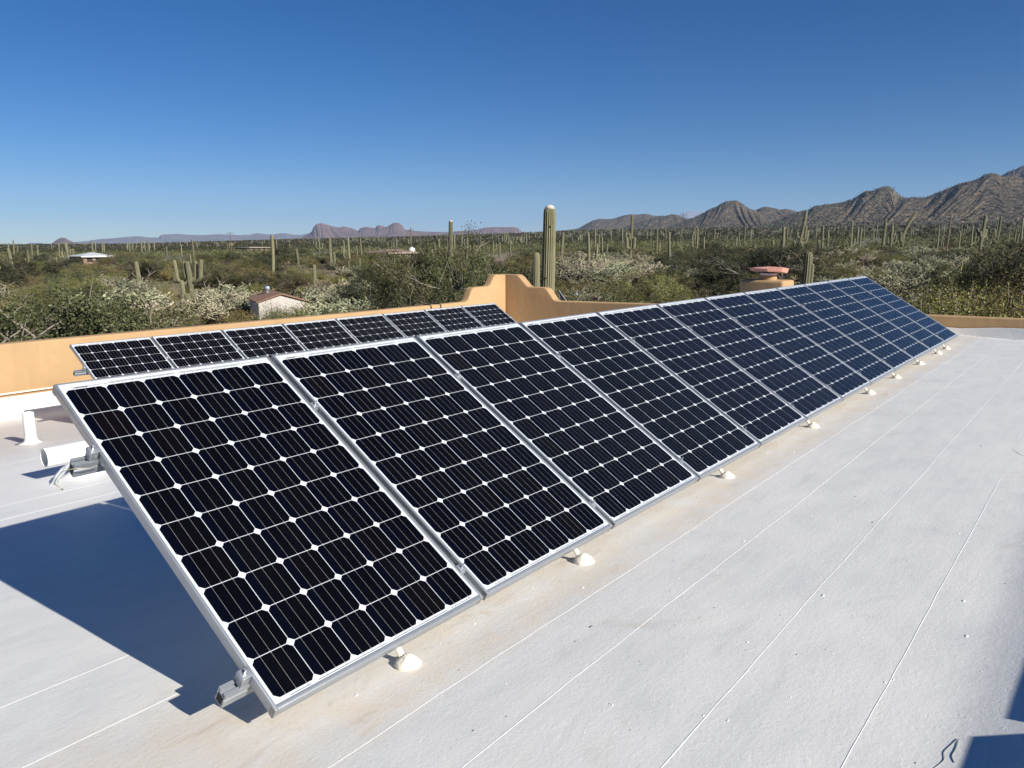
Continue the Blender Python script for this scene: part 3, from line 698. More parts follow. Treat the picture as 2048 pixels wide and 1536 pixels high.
# brush and boulders on the near slopes (nobody could count them)
def slope_stuff():
    rg=np.random.default_rng(77); br=[];bo=[]
    for A_,nm in SLOPE:
        n=len(A_); k=rg.choice(n,min(n,16000 if 'peak' in nm or 'crag' in nm else 7000),replace=False); q=A_[k]+rg.normal(size=(len(k),3))*[5,5,.5]
        br.append(q[:int(len(q)*.8)]); bo.append(q[int(len(q)*.8):])
    from_q=lambda C,s_: (C,s_)
    C=np.concatenate(br); n=len(C); o=rg.normal(size=(n,3,3)); o/=np.linalg.norm(o,axis=2)[:,:,None]
    s_=rg.uniform(2.0,5.5,(n,1,1)); T=C[:,None,:]+o*s_*[1,1,.6]+[0,0,1.2]
    m=MB(); m.quads(T,0); tag(m.build('slope_brush',simple('slope_brush_leaves',(.045,.052,.026),.9,0,.35,.05)),kind='stuff')
    C=np.concatenate(bo); n=len(C); o=rg.normal(size=(n,3,3)); o/=np.linalg.norm(o,axis=2)[:,:,None]
    T=C[:,None,:]+o*rg.uniform(1.5,4.0,(n,1,1))*[1,1,.7]+[0,0,1.0]
    m=MB(); m.quads(T,0); tag(m.build('slope_boulders',simple('tan_boulders',(.27,.20,.14),.9,0,.3,.05)),kind='stuff')
slope_stuff()

# ------------------------------------------------------------- vegetation materials
F_TREE=foliage('mesquite_leaves',(.060,.070,.027),.3,(.125,.13,.055),.0)
F_PALO=foliage('palo_verde_leaves',(.135,.125,.042),.25,(.22,.195,.075),.05)
F_SHRUB=foliage('creosote_leaves',(.165,.156,.040),.3,(.27,.245,.075),.05)
F_GREY=foliage('bursage_leaves',(.12,.12,.085),.35,(.2,.19,.14))
F_DRY=foliage('dry_grass_blades',(.27,.21,.12),.35,(.4,.33,.2))
BARK=simple('mesquite_bark',(.17,.14,.11),.9,0,.3,12)
BARKP=simple('pale_branch_bark',(.22,.19,.155),.9,0,.2,12)
CH_T=foliage('cholla_spines',(.29,.28,.175),.4,(.45,.43,.29),.0)
CH_D=foliage('cholla_old_joints',(.085,.06,.035),.4,(.14,.11,.07),.0)
def saguaro_mat():
    m,t,p=nodes('saguaro_skin'); v=coords(t); oi=t.nodes.new('ShaderNodeObjectInfo')
    c=ramp(t,noise_t(t,1.2,5,.6,v),[(.3,(.115,.112,.058)),(.6,(.16,.152,.085)),(.8,(.22,.20,.12))])
    hsv=t.nodes.new('ShaderNodeHueSaturation'); t.links.new(c,hsv.inputs['Color']); t.links.new(math_n(t,'MULTIPLY_ADD',oi.outputs['Random'],.4,.8),hsv.inputs['Value'])
    t.links.new(hsv.outputs[0],p.inputs['Base Color']); p.inputs['Roughness'].default_value=.7
    bump(t,p,noise_t(t,30,3,.7,v),.4,.02); return m
SAG=saguaro_mat()
SAG_TIP=simple('saguaro_pale_tip',(.55,.52,.45),.8)
SAG_SP=simple('saguaro_spine_rows',(.40,.37,.26),.8,0,.2,20)
SAG_SCAR=simple('saguaro_dark_scar',(.03,.025,.02),.9)

def leaf_quads(C,size,rg,flat=.0,aspect=.5,dirs=None,jit=.55):
    """leaf faces; with dirs each leaf faces roughly outward, shaped so that clumps show a lit and a dark side"""
    n=len(C)
    if dirs is None:
        d=rg.normal(size=(n,3)); d/=np.linalg.norm(d,axis=1)[:,None]
    else:
        nn=dirs/(np.linalg.norm(dirs,axis=1)[:,None]+1e-9)+rg.normal(size=(n,3))*jit; nn/=np.linalg.norm(nn,axis=1)[:,None]
        d=rg.normal(size=(n,3)); d-=nn*(d*nn).sum(1)[:,None]; d/=np.linalg.norm(d,axis=1)[:,None]
    e=rg.normal(size=(n,3)) if dirs is None else np.cross(nn,d); e-=d*(e*d).sum(1)[:,None]; e/=np.linalg.norm(e,axis=1)[:,None]
    s=size*rg.uniform(.6,1.4,(n,1)); a=d*s; b=e*s*aspect
    return np.stack([C-a*.5,C+b*.5,C+a*.5,C-b*.5],1)
def tree_mesh(seed,H,W,tips,perclump,lsize,mat,bark,sparse=.33,lean=0,low=.12,name='tree'):
    rg=np.random.default_rng(seed); rr=random.Random(seed); m=MB(); T=[]; ends=[]
    def grow(p,d,L,r,lev):
        pts=[Vector(p)]; dd=Vector(d)
        for i in range(5):
            dd=(dd+Vector((rr.uniform(-.22,.22),rr.uniform(-.22,.22),rr.uniform(-.12,.16)))).normalized()
            pts.append(pts[-1]+dd*(L/5))
        rad=[r*(1-.5*i/5) for i in range(6)]; m.tube(pts,rad,6 if lev<2 else 4,0,lev<2)
        if lev>=2: T.extend(pts[2:])
        if lev==3: ends.append(pts[-1]); return
        kids=(5,5,3)[lev]
        for q in range(kids):
            b=pts[rr.randint(2,5)]; ang=rr.uniform(0,2*math.pi)
            side=Vector((math.cos(ang),math.sin(ang),rr.uniform(-.25,.75)))
            nd=(dd*.55+side).normalized(); grow(b,nd,L*rr.uniform(.5,.78),r*.5,lev+1)
    nm=rr.randint(3,5); a0=rr.uniform(0,6)
    for q in range(nm):
        ang=a0+2*math.pi*q/nm+rr.uniform(-.4,.4); k=W/H*.75
        grow((rr.uniform(-.1,.1),rr.uniform(-.1,.1),-.1),Vector((math.cos(ang)*k,math.sin(ang)*k,1)).normalized(),H*.48,.02*H,0)
    P=np.array([tuple(t) for t in T]); hx=np.abs(P[:,:2]).max(); hz=P[:,2].max()
    sx,sz=W/2/np.percentile(np.hypot(P[:,0],P[:,1]),96),H*.96/hz
    m.v=[(a*sx,b*sx,c*sz) for a,b,c in m.v]; P=P*[sx,sx,sz]
    P=P[(P[:,2]>low*H)&(np.hypot(P[:,0],P[:,1])<W*.54)]
    idx=rg.choice(len(P),min(tips,len(P)),replace=False); C=[]
    for i in idx:
        n=int(perclump*rg.uniform(.3,1.6)); s=rg.uniform(.45,1.0)*sparse
        o_=rg.normal(size=(n,3))*[s*.5,s*.5,s*.36]; C.append(np.concatenate([P[i]+o_,o_/s+.7*(P[i]-[0,0,H*.35])/(W*.5)],1))
    C=np.concatenate(C); C=C[C[:,2]>.05]; DR=C[:,3:]; C=C[:,:3]
    lf=MB(); lf.quads(leaf_quads(C,lsize,rg,dirs=DR),0)
    return lf.mesh(name+'_crown',mat),m.mesh(name+'_trunk',bark,True)
def shrub_mesh(seed,H,W,stems,leaves,lsize,mat,bark,name='shrub',up=1.0):
    rg=np.random.default_rng(seed); rr=random.Random(seed); m=MB(); C=[]
    for i in range(stems):
        ang=rr.uniform(0,2*math.pi); sp=rr.uniform(.05,1)**.7; h=H*rr.uniform(.6,1)*(1-.35*sp*sp)
        p0=Vector((rr.uniform(-.12,.12),rr.uniform(-.12,.12),0)); e=Vector((math.cos(ang)*W/2*sp,math.sin(ang)*W/2*sp,h)); pts=[]
        for k in range(5):
            t_=k/4; pts.append(p0+Vector((e.x*t_**1.15,e.y*t_**1.15,e.z*t_))+Vector((rr.uniform(-.04,.04),rr.uniform(-.04,.04),0))*W*.5)
        m.tube(pts,[.010+.012*(1-k/4) for k in range(5)],3,0,False)
        n=int(leaves/stems); tt=rg.uniform(.25,1.04,n)**.8; A=np.array([tuple(q) for q in pts])
        ii=np.clip((tt*4).astype(int),0,3); fr=(tt*4-ii)[:,None]; pos=A[ii]*(1-fr)+A[ii+1]*fr
        C.append(pos+rg.normal(size=(n,3))*[.075*W,.075*W,.07*H]*(.35+.65*tt[:,None]))
    C=np.concatenate(C); C=C[C[:,2]>.02]; lf=MB(); lf.quads(leaf_quads(C,lsize,rg,aspect=.45,dirs=C*[1/W,1/W,.8/H]-[0,0,.15],jit=.4),0)
    return lf.mesh(name+'_leaves',mat),m.mesh(name+'_stems',bark)
ICO=None
def blob(m,c,d,L,r,mi,rr,spk=.0):
    """low poly cholla joint with a ragged outline"""
    d=d.normalized(); ref=Vector((0,0,1)) if abs(d.z)<.8 else Vector((1,0,0)); u=d.cross(ref).normalized(); w_=d.cross(u)
    v=[c-d*L*.5]; ks=6
    for t_,q in((-.28,.85),(.05,1.0),(.34,.75)):
        o_=rr.uniform(0,1)
        for k in range(ks):
            a=2*math.pi*(k+o_)/ks; s=r*q*rr.uniform(.7,1.3); v.append(c+d*(L*t_)+u*(math.cos(a)*s)+w_*(math.sin(a)*s))
    v.append(c+d*L*.55)
    f=[(0,1+(k+1)%ks,1+k) for k in range(ks)]
    for i in range(2): f+=[(1+i*ks+k,1+i*ks+(k+1)%ks,1+(i+1)*ks+(k+1)%ks,1+(i+1)*ks+k) for k in range(ks)]
    f+=[(1+2*ks+k,1+2*ks+(k+1)%ks,1+3*ks) for k in range(ks)]
    m.add(v,f,mi)
def cholla_mesh(seed,H,W,n1,name='cholla'):
    rr=random.Random(seed); rg=np.random.default_rng(seed); m=MB(); tr=MB(); SPK=[];SD_=[]
    tr.tube([(0,0,-.1),(rr.uniform(-.1,.1),rr.uniform(-.1,.1),H*.35),(rr.uniform(-.15,.15),rr.uniform(-.15,.15),H*.62)],[.09,.07,.045],7,1)
    def chain(p,d,n,lev):
        for i in range(n):
            L=rr.uniform(.11,.19); r=rr.uniform(.030,.045)
            c=p+d*L*.5; top=c.z>H*.5*rr.uniform(.6,1.35) and lev>0
            blob(m,c,d,L,r,0 if top else 1,rr)
            k=10; A=np.array(c)+rg.uniform(-.5,.5,(k,1))*L*np.array(d); 
            (SPK if top else SD_).append(A+rg.normal(size=(k,3))*r*.9)
            p=p+d*L*.9
            d=(d+Vector((rr.uniform(-.5,.5),rr.uniform(-.5,.5),rr.uniform(-.18,.42)))).normalized()
            if lev<3 and rr.random()<(.55,.75,.55)[lev]:
                a=rr.uniform(0,6.28); chain(p,(d*.4+Vector((math.cos(a),math.sin(a),rr.uniform(-.1,.7)))).normalized(),rr.randint(2,4),lev+1)
    for q in range(n1):
        a=q*2.4+rr.uniform(-.3,.3); z=H*rr.uniform(.22,.62)
        chain(Vector((0,0,z)),Vector((math.cos(a),math.sin(a),rr.uniform(.1,.9))).normalized(),rr.randint(4,6),0)
    A=np.array([tuple(v) for v in m.v]); sx=W/2/np.percentile(np.hypot(A[:,0],A[:,1]),97); sz=H/A[:,2].max()
    for lst,mi in((SPK,0),(SD_,1)):
        if lst: m.quads(leaf_quads(np.concatenate(lst),.055,rg,aspect=.28),mi)
    f=lambda q:(q[0]*sx,q[1]*sx,max(q[2]*sz,.03)); m.v=[f(q) for q in m.v]
    return m.mesh(name+'_joints',[CH_T,CH_D]),tr.mesh(name+'_trunk',[CH_D,BARK],True)
TREES=[tree_mesh(i+10,4.2,5.4,420,120,.058,F_TREE,BARKP if i==0 else BARK,.40,name='mesquite') for i in range(3)]
PALOS=[tree_mesh(i+30,3.6,5.2,380,110,.056,F_PALO,BARKP,.40,name='palo_verde') for i in range(3)]
SHRUBS=[shrub_mesh(i+50,2.0,2.6,60,17000,.052,F_SHRUB,BARK,name='creosote') for i in range(4)]
GREYS=[shrub_mesh(i+60,.7,1.2,30,3600,.05,F_GREY,BARK,name='bursage') for i in range(2)]
DRYS=[shrub_mesh(70,1.1,1.9,60,3600,.07,F_DRY,BARKP,name='dry_brush')]
CHOLLAS=[cholla_mesh(i+80,1.9,2.3,9) for i in range(4)]
GRP={'t':'mesquite trees of the desert scrub','p':'palo verde trees of the desert scrub','s':'creosote shrubs of the desert scrub','g':'low grey shrubs of the desert scrub','d':'dry straw coloured brush','c':'pale chollas of the desert scrub'}
KN={'t':('mesquite_tree','tree',TREES,('crown','trunk'),'dark green mesquite tree in the desert scrub beyond the orange parapet'),
    'p':('palo_verde_tree','tree',PALOS,('crown','trunk'),'olive palo verde tree in the desert scrub beyond the orange parapet'),
    's':('creosote_shrub','shrub',SHRUBS,('foliage','stems'),'olive creosote shrub in the desert scrub beyond the orange parapet'),
    'g':('bursage_shrub','shrub',GREYS,('foliage','stems'),'low grey green shrub between the taller desert plants'),
    'd':('dry_brush','brush',DRYS,('dry_leaves','stems'),'straw coloured dry brush standing among green desert shrubs'),
    'c':('cholla_cactus','cactus',CHOLLAS,('joints','trunk'),'pale spiny cholla cactus in the desert scrub beyond the parapet')}
HB={'t':4.2,'p':3.6,'s':2.0,'g':.7,'d':1.1,'c':1.9}
placed=[]
def plant(kind,x,y,z,h,label=None,wid=1.0,variant=None,group=True):
    nm,cat,ms,parts,lab=KN[kind]
    cr,tk=ms[variant if variant is not None else rnd.randrange(len(ms))]
    root=bpy.data.objects.new(nm,tk); COL.objects.link(root)   # woody part carries the crown
    s=h/HB[kind]; root.location=(x,y,z); root.scale=(s*wid,s*wid,s); root.rotation_euler=(0,0,rnd.uniform(0,6.28))
    c=bpy.data.objects.new(parts[0],cr); COL.objects.link(c); c.parent=root
    tag(root,label or lab,cat,GRP[kind] if group else None); placed.append((x,y,h,kind)); return root

# ------------------------------------------------------------- saguaros
def arc(p0,out,rise,az,n=7,bend=.5):
    """arm path: leaves the column sideways at p0, turns upward"""
    P=[]; ca,sa=math.cos(az),math.sin(az)
    for i in range(n):
        a=math.pi/2*i/(n-1); P.append((p0[0]+ca*out*math.sin(a),p0[1]+sa*out*math.sin(a),p0[2]+bend*out*(1-math.cos(a))))
    e=P[-1]; k=5
    for i in range(1,k+1): P.append((e[0]+ca*out*.12*i/k,e[1]+sa*out*.12*i/k,e[2]+(rise)*i/k))
    return P
def dome(P,r,tip=.9):
    """close the path with a rounded top"""
    P=[Vector(p) for p in P]; T=(P[-1]-P[-2]).normalized(); rad=[r]*len(P)
    for t_,q in((.45,.93),(.8,.72),(1.0,.42),(1.08,.1)): P.append(P[len(rad)-1 if False else -1]+T*0); P[-1]=P_last(P,T,r,t_); rad.append(r*q)
    return P,rad
def P_last(P,T,r,t_):
    if not hasattr(P_last,'b') or P_last.key is not P: P_last.b=P[-2]; P_last.key=P
    return P_last.b+T*(r*t_)
def close_path(P,rad):
    P=[Vector(p) for p in P]; rad=list(rad); T=(P[-1]-P[-2]).normalized(); b=P[-1]; r=rad[-1]
    for t_,q in((.45,.93),(.8,.72),(1.0,.42),(1.08,.1)): P.append(b+T*(r*t_*1.15)); rad.append(r*q)
    return P,rad
RH=CAM[0]*0
def saguaro(x,y,z,h,r,arms=(),lean=(0,0),label=None,group=None,ribs=13,tip=False,curve=None,scars=(),flute=.07):
    """arms: (side_px, z0 fraction, out m, rise m, radius factor); side is toward the right (+) or left (-) of the picture"""
    root=empty('saguaro_cactus',(x,y,z),label=label,cat='cactus',group=group or 'saguaros standing in the desert scrub')
    n=17; rx,ry=math.cos(YAW),-math.sin(YAW); wob=rnd.uniform(-.012,.012)*h; ph_=rnd.uniform(0,6)
    P=[];rad=[]
    for i in range(n):
        t_=i/(n-1); off=(curve(t_) if curve else lean[0]*t_)+wob*math.sin(t_*4+ph_)
        P.append((rx*off,ry*off,-.2+(h-r+.2)*t_)); rad.append(r*(.80+.20*min(1,t_*2.5))*(1-.14*t_**3)*(1+.05*noise.noise(Vector((x*.7,t_*4,y)))))
    P,rad=close_path(P,rad); m=MB(); m.tube(P,rad,ribs=ribs,rib=flute) if ribs else m.tube(P,rad,8)
    m.build('column',SAG,root,not ribs)
    if tip:
        t2=MB(); tp=P[-4:]; t2.tube([p+Vector((0,0,.012)) for p in tp],[q*1.01 for q in rad[-4:]],12); t2.build('pale_tip',SAG_TIP,root,True)
    for (sd_,z0,out,rise,rf) in arms:
        az=math.atan2(ry,rx)+(0 if sd_>0 else math.pi)+rnd.uniform(-.35,.35)*(1 if abs(sd_)<2 else 2.5)
        off=(curve(z0) if curve else lean[0]*z0)
        A=arc((rx*off,ry*off,z0*h),out*1.3,rise,az); ar=[r*rf*(.72 if i<2 else .9 if i<4 else 1) for i in range(len(A))]
        A,ar=close_path(A,ar); m=MB(); m.tube(A,ar,ribs=max(8,ribs-2) if ribs else 0,rib=flute,sides=7); m.build('arm',SAG,root,not ribs)
    for (zs,sx_,sr) in scars:
        t_=zs/h; c=Vector((rx*(lean[0]*t_+sx_),ry*(lean[0]*t_+sx_),zs)); fw=Vector((-FW[0],-FW[1],0)).normalized(); c+=fw*(r*.88)
        m=MB(); blob(m,c,Vector((rx,ry,0)),sr*2.4,sr,0,random.Random(3)); m.build('scar',SAG_SCAR,root)
    return root
def sag_at(px,top,h=None,base=None,wpx=None,arms=(),label=None,lean_px=0,**kw):
    """place so that the tip is seen at (px,top); distance from the seen base, or from a real height"""
    hb=490-(490-481.2)*px/2048
    if base is not None:
        D=60.
        for _ in range(30):
            X,Y,Z=at_depth(px,D); _,py,_2=pix((X,Y,Z)); 
            D*=1+max(-.5,min(.5,(py-base)/max(4,abs(py-hb))*.7)); D=max(12,min(D,420))
    else: D=kw.pop('D')
    X,Y,Z=at_depth(px-lean_px,D)
    zt=Z+5.
    for _ in range(12):
        _,py,zf=pix((X,Y,zt)); zt+=(py-top)*zf/F
    h=max(.8,zt-Z); r=(wpx*D/F/2)*(1 if wpx>12 else .82)
    lm=lean_px*D/F
    if kw.pop('bend',False): kw['curve']=lambda t_:lm*(max(0,t_-.42)/.58)**1.4
    return saguaro(X,Y,Z,h,r,arms,(lm,0),label,**kw),D,h
S='saguaro'
keep=[]
def SG(*a,**k):
    o,D,h=sag_at(*a,**k); yb=487+5.44*F/D if D<120 else k.get('base',500); yb=k.get('base',yb); keep.append((a[0],D,k.get('wpx',10)+(16 if k.get('arms') else 0),a[1],yb)); return o
SG(1099,411,D=25.5,wpx=27,lean_px=9,ribs=19,tip=True,scars=((2.35,.10,.075),(5.95,.02,.035),(4.3,-.08,.03)),label='tallest thick saguaro rising behind the stepped orange wall corner',arms=())
SG(1071,505,D=26.5,wpx=15,lean_px=1,ribs=11,label='short dark saguaro just left of the tallest saguaro')
SG(907,441,D=42,wpx=11,lean_px=9,tip=True,label='leaning saguaro with a white tip behind the big mesquite trees')
SG(912,472,base=500,wpx=4,label='thin saguaro right behind the leaning white tipped one',ribs=0)
SG(1126,465,base=534,wpx=7,lean_px=5,label='saguaro with two low bent arms right of the tallest one',arms=((1,.20,.45,.25,.6),(-1,.16,.5,.35,.7)))
SG(1164,510,base=534,wpx=6,label='short plain saguaro stump amid chollas right of the tallest one')
SG(1261,430,base=537,wpx=7,lean_px=4,label='tall saguaro with a raised arm on each side above the chollas',arms=((1,.36,.50,1.6,1.0),(-1,.38,.50,1.45,.95),(-.5,.55,.18,.8,.8)))
SG(1310,457,base=493,wpx=4.5,label='two stemmed saguaro on the plain right of the three pronged one',arms=((1,.1,.5,2.4,.9),))
SG(1001,484,base=516,wpx=4.5,label='plain saguaro between the leaning one and the tallest one')
SG(988,482,base=510,wpx=3.5,label='saguaro with a forked arm left of a plain one in the middle distance',arms=((1,.3,.7,1.6,.9),),ribs=0)
SG(1022,482,base=506,wpx=4,label='thin saguaro in front of the flat mesa in the middle',ribs=0)
SG(1403,474,base=490,wpx=4,label='small plain saguaro below the rocky butte',ribs=0)
SG(1494,460,base=481,wpx=4,label='slim saguaro below the right foot of the butte',ribs=0)
SG(1600,421,base=505,wpx=8,lean_px=11,label='tall leaning saguaro with two slanting arms above the chimney cap',arms=((1,.3,.9,3.0,.8),(1,.22,1.4,2.3,.8),(-1,.35,.8,1.0,.6)))
SG(1595,485,base=520,wpx=9,label='short thick saguaro at the foot of the leaning one above the chimney')
SG(1608,504,D=26,wpx=17,lean_px=4,ribs=12,label='thick blunt saguaro right behind the panels beside the chimney',arms=((1,.72,.14,.9,.35),))
SG(1636,451,base=487,wpx=4.5,label='upright saguaro with side arm right of the leaning one',arms=((-1,.25,.45,1.2,.8),))
SG(1628,480,base=502,wpx=5,label='short saguaro in the cluster right of the leaning one')
SG(1646,460,base=499,wpx=4.5,label='thin plain saguaro at the right of the small cluster')
SG(1692,440,base=486,wpx=5,label='tall saguaro with a low curved right arm below the crag',arms=((1,.22,.7,1.3,.9),(-1,.5,.4,.5,.6)))
SG(1704,454,base=490,wpx=5,label='dark stemmed saguaro, left of a close pair below the crag')
SG(1711,456,base=493,wpx=5,lean_px=2,label='pale stemmed saguaro, right of a close pair below the crag')
SG(1735,460,base=488,wpx=4,label='twin stemmed saguaro in the cholla field below the crag',arms=((-1,.1,.5,1.8,.9),))
SG(1757,437.5,base=486,wpx=6,lean_px=2,label='straight armless saguaro below the right shoulder of the crag')
SG(1771,445,base=481,wpx=5,label='many armed saguaro beside the curved one',arms=((1,.3,.8,1.6,.8),(-1,.3,.6,1.3,.8),(1,.45,.5,1.2,.7)))
SG(1815,423,base=505,wpx=8,lean_px=22,bend=True,label='saguaro whose top bends over to the right like a crooked finger',arms=((-1,.28,.5,1.7,.8),))
SG(1863,459,base=486,wpx=4,label='short saguaro left of the wooden power pole',ribs=0)
SG(1952,429.5,base=503,wpx=8,lean_px=5,label='large saguaro with a cluster of raised arms at the far right',arms=((-1,.42,.75,1.0,.85),(-.5,.40,.45,.7,.8),(1,.38,.7,1.2,.85)))
SG(1982,432.5,base=477,wpx=6,lean_px=3,label='saguaro with arms on its left side, right of the large armed one',arms=((-1,.3,.8,1.6,.85),(-.6,.28,.5,1.5,.8)))
SG(2026,436,base=478,wpx=5,label='plain saguaro near the right edge of the picture',ribs=0)
SG(2037,437,base=476,wpx=5,label='last saguaro at the right edge of the picture',arms=((1,.4,.6,1.2,.8),),ribs=0)
SG(1905,462,base=482,wpx=3.5,label='small saguaro right of the power pole',ribs=0)
SG(9,503,base=517,wpx=5,label='small plain saguaro at the left edge',ribs=0)
SG(33,496,base=541,wpx=7,lean_px=-6,label='pale saguaro with two parallel arms at the left edge',arms=((-1,.15,.35,2.7,.8),(-1,.1,.8,2.5,.8)))
SG(147,486,base=523,wpx=6.5,lean_px=-5,label='saguaro with three tall stems left of the white roofed house',arms=((1,.08,.5,2.6,.9),(1,.05,1.0,2.5,.9),(-1,.15,.9,1.2,.6),(-1,.12,1.6,1.1,.5)))
SG(199,480,base=506,wpx=5,label='tall thin saguaro behind the white roofed house',ribs=0)
SG(201,502,base=523,wpx=6,label='dark saguaro in front of the white roofed house')
SG(282.5,522.5,base=577,wpx=10,lean_px=-4,label='thick plain saguaro amid pale chollas at the left')
SG(383,522,base=600,wpx=12,lean_px=-6,label='candelabra saguaro with five curved arms at the left',arms=((-1,.40,1.05,1.5,.65),(1,.52,.45,1.35,.7),(1,.46,.95,1.35,.7),(-.5,.55,.35,1.3,.6)))
SG(356,544,base=566,wpx=6,label='tiny saguaro left of the candelabra one')
SG(370,560,base=612,wpx=9.5,lean_px=-2,label='grey green saguaro, rear one of two at the foot of the candelabra')
SG(379,586,base=647,wpx=13,lean_px=-5,ribs=12,label='striped saguaro, front one of two at the foot of the candelabra')
SG(600.5,497.5,base=532,wpx=5.5,lean_px=-3,label='plain saguaro left of the dome shaped mesa in the scrub')
SG(634,529,base=597,wpx=8,lean_px=1,label='saguaro with a short dark arm right of the shed',arms=((1,.45,.16,.15,.8),))
SG(667.5,475,base=541,wpx=7,label='tall straight saguaro below the long mesa')
SG(674.5,506,base=541,wpx=6,label='short saguaro touching the tall straight one below the mesa')
SG(646,482,base=506,wpx=4,label='distant saguaro with two arms below the mesa',arms=((1,.3,.9,1.5,.7),(-1,.3,.9,1.5,.7)),ribs=0)
SG(321,483,base=499,wpx=3.5,label='thin saguaro on the left plain under the pale ridge notch',ribs=0)
SG(296,481,base=502,wpx=3.5,label='thin saguaro on the plain right of the white roofed house',ribs=0)
SG(309,480,base=500,wpx=3.5,label='saguaro with one arm on the left plain',arms=((1,.3,.6,1.8,.8),),ribs=0)
SG(345,492,base=512,wpx=3.5,label='pale saguaro pair member on the left plain above the candelabra',ribs=0)
SG(222,482,base=502,wpx=3.5,label='armed saguaro right behind the white roofed house',arms=((-1,.3,.7,2.0,.8),),ribs=0)
SG(374,495,base=512,wpx=3.5,label='short saguaro straight above the candelabra on the plain',ribs=0)

# procedurally scattered saguaros: prototypes copied
SPRO=[]
for i,arms in enumerate([(),((1,.35,.8,1.6,.8),),((1,.3,.9,1.8,.8),(-1,.4,.8,1.3,.8)),(),((-1,.3,.7,2.0,.8),),((1,.1,.7,3.2,.9),)]):
    P=saguaro(0,0,-900,6,.22,arms,(rnd.uniform(-.15,.15),0),'slim saguaro in the crowded forest of distant cacti','distant saguaros on the plain',ribs=0); SPRO.append(P)
cnt=0; tries=0; used=[False]*len(SPRO)
shed_px=(485,625)
while cnt<105 and tries<6000:
    tries+=1; px=rnd.uniform(-40,2100); D=95+305*rnd.random()**.75
    if px<700 and rnd.random()<.35: continue
    if any(abs(px-kk_[0])<14 and D<kk_[1] for kk_ in keep): continue
    X,Y,Z=at_depth(px,D); h=rnd.choice((2.2,3.2,4.2,5.2,6.5,7.4))*rnd.uniform(.85,1.1)*(.8 if px<900 else 1)
    i=rnd.randrange(len(SPRO))
    o=SPRO[i] if not used[i] else copy_tree(SPRO[i])
    used[i]=True; s=h/6; o.location=(X,Y,Z); o.scale=(s,s,s); o.rotation_euler=(rnd.gauss(0,.035),rnd.gauss(0,.035),rnd.uniform(-.3,.3) if rnd.random()<.5 else math.pi+rnd.uniform(-.3,.3)); cnt+=1
print('scattered saguaros',cnt)

# keep the foot of the candelabra open
# ------------------------------------------------------------- hand placed plants (column, depth, height)
def PL(kind,px,D,h,label=None,wid=1.0,variant=None):
    X,Y,Z=at_depth(px,D); return plant(kind,X,Y,Z-.05,h,label,wid,variant,group=label is None)
PL('t',60,18.5,5.1,'large dark mesquite at the left edge right behind the orange wall',1.15,0)
PL('t',-40,22,4.5,'dark mesquite cut off by the left edge of the picture',1.1,1)
PL('t',185,22,4.0,'dark leafy mesquite behind the first back row panel',1.1,2)
PL('t',125,26,4.5,'mesquite right behind the large left edge tree',1.0,1)
PL('p',270,27,3.3,'low olive palo verde left of the shed behind the back row',1.2,0)
PL('p',425,27,3.35,None,1.1,1); PL('p',475,30,3.1,None,1.1,2); PL('p',335,29,2.9,None,1.2,1)
PL('s',545,42,2.45,'thin twiggy shrub in front of the shed wall',1.0,1); PL('s',590,43,2.3,None,1.0,2); PL('p',655,36,2.6,None,1.0)
PL('t',70,92,4.2,'wide dark round mesquite on the left plain',1.7,2)
PL('t',150,80,2.8,None,1.5)
PL('t',850,31,6.3,'tall ragged mesquite with pale bare branches left of the stepped corner',.72,0)
PL('t',878,32,5.4,'full leafy mesquite between the ragged tree and the leaning saguaro',.75,2)
PL('t',925,31,5.55,'bushy mesquite behind the left steps of the orange corner',.85,1)
PL('t',985,34,5.1,'round dark mesquite right behind the stepped orange corner',.85,2)
PL('t',795,30,4.0,'spreading mesquite with bare twigs right of the last back row panel',.95,1)
PL('t',870,27,4.3,None,.9,2); PL('t',1040,32,4.2,None,.8,1); PL('t',960,27,4.1,None,.8,0)
PL('t',1165,30,4.15,'dark grey green mesquite behind the satellite dish',.9,0)
PL('p',1238,33,4.0,'large feathery olive palo verde above the floodlight',.95,0)
PL('p',1310,46,4.4,'rounded olive palo verde right of the feathery one',1.0,1)
PL('p',1375,40,3.3,None,1.1,1)
PL('d',1310,27,3.1,'straw coloured brush behind the end wall right of the floodlight',.9); PL('d',1280,30,3.0,None,.9)
PL('s',1345,29,3.5,None,.9); PL('s',1390,27,3.6,None,.9); PL('s',1430,26,3.7,None,.9); PL('s',1465,30,3.5,None,.9)
PL('s',1110,32,3.6,None,.9); PL('s',1205,27,3.7,None,.9)
PL('t',1440,52,4.5,'dark mesquite left of the chimney cap',1.2,1); PL('t',1515,64,5.7,'big dark green mesquite behind the chimney cap',1.4,0); PL('p',1530,45,4.0,None,1.3); PL('t',1640,80,5,None,1.2); PL('t',1570,70,5.4,None,1.1)
PL('t',2000,36,5.6,'big dark green tree at the right edge above the hedge of shrubs',1.0,2); PL('p',2050,40,6.2,'olive green tree at the right edge',1.1,1); PL('t',1965,31,4.1,None,1.0)
for i,(px,D,h) in enumerate([(1775,24,3.5),(1815,25,3.7),(1850,26,4.0),(1885,24,3.9),(1915,26,4.15),(1950,25,4.1),(1985,24,4.1),(2020,26,4.2),(2055,24,4.1),(1870,30,4.0),(1935,30,4.1)]): PL('s' if i not in(0,1) else 't',px,D,h,None,.75)
PL('s',1755,28,3.5,None,.9); PL('p',1735,70,3.6,'olive palo verde in the middle of the cholla field at the right',1.4); PL('p',1890,60,3.9,None,1.1)
PL('p',215,150,3.2,None,1.4); PL('t',262,165,3.4,None,1.5); PL('p',300,140,3.3,None,1.5); PL('t',160,172,2.6,None,1.2)
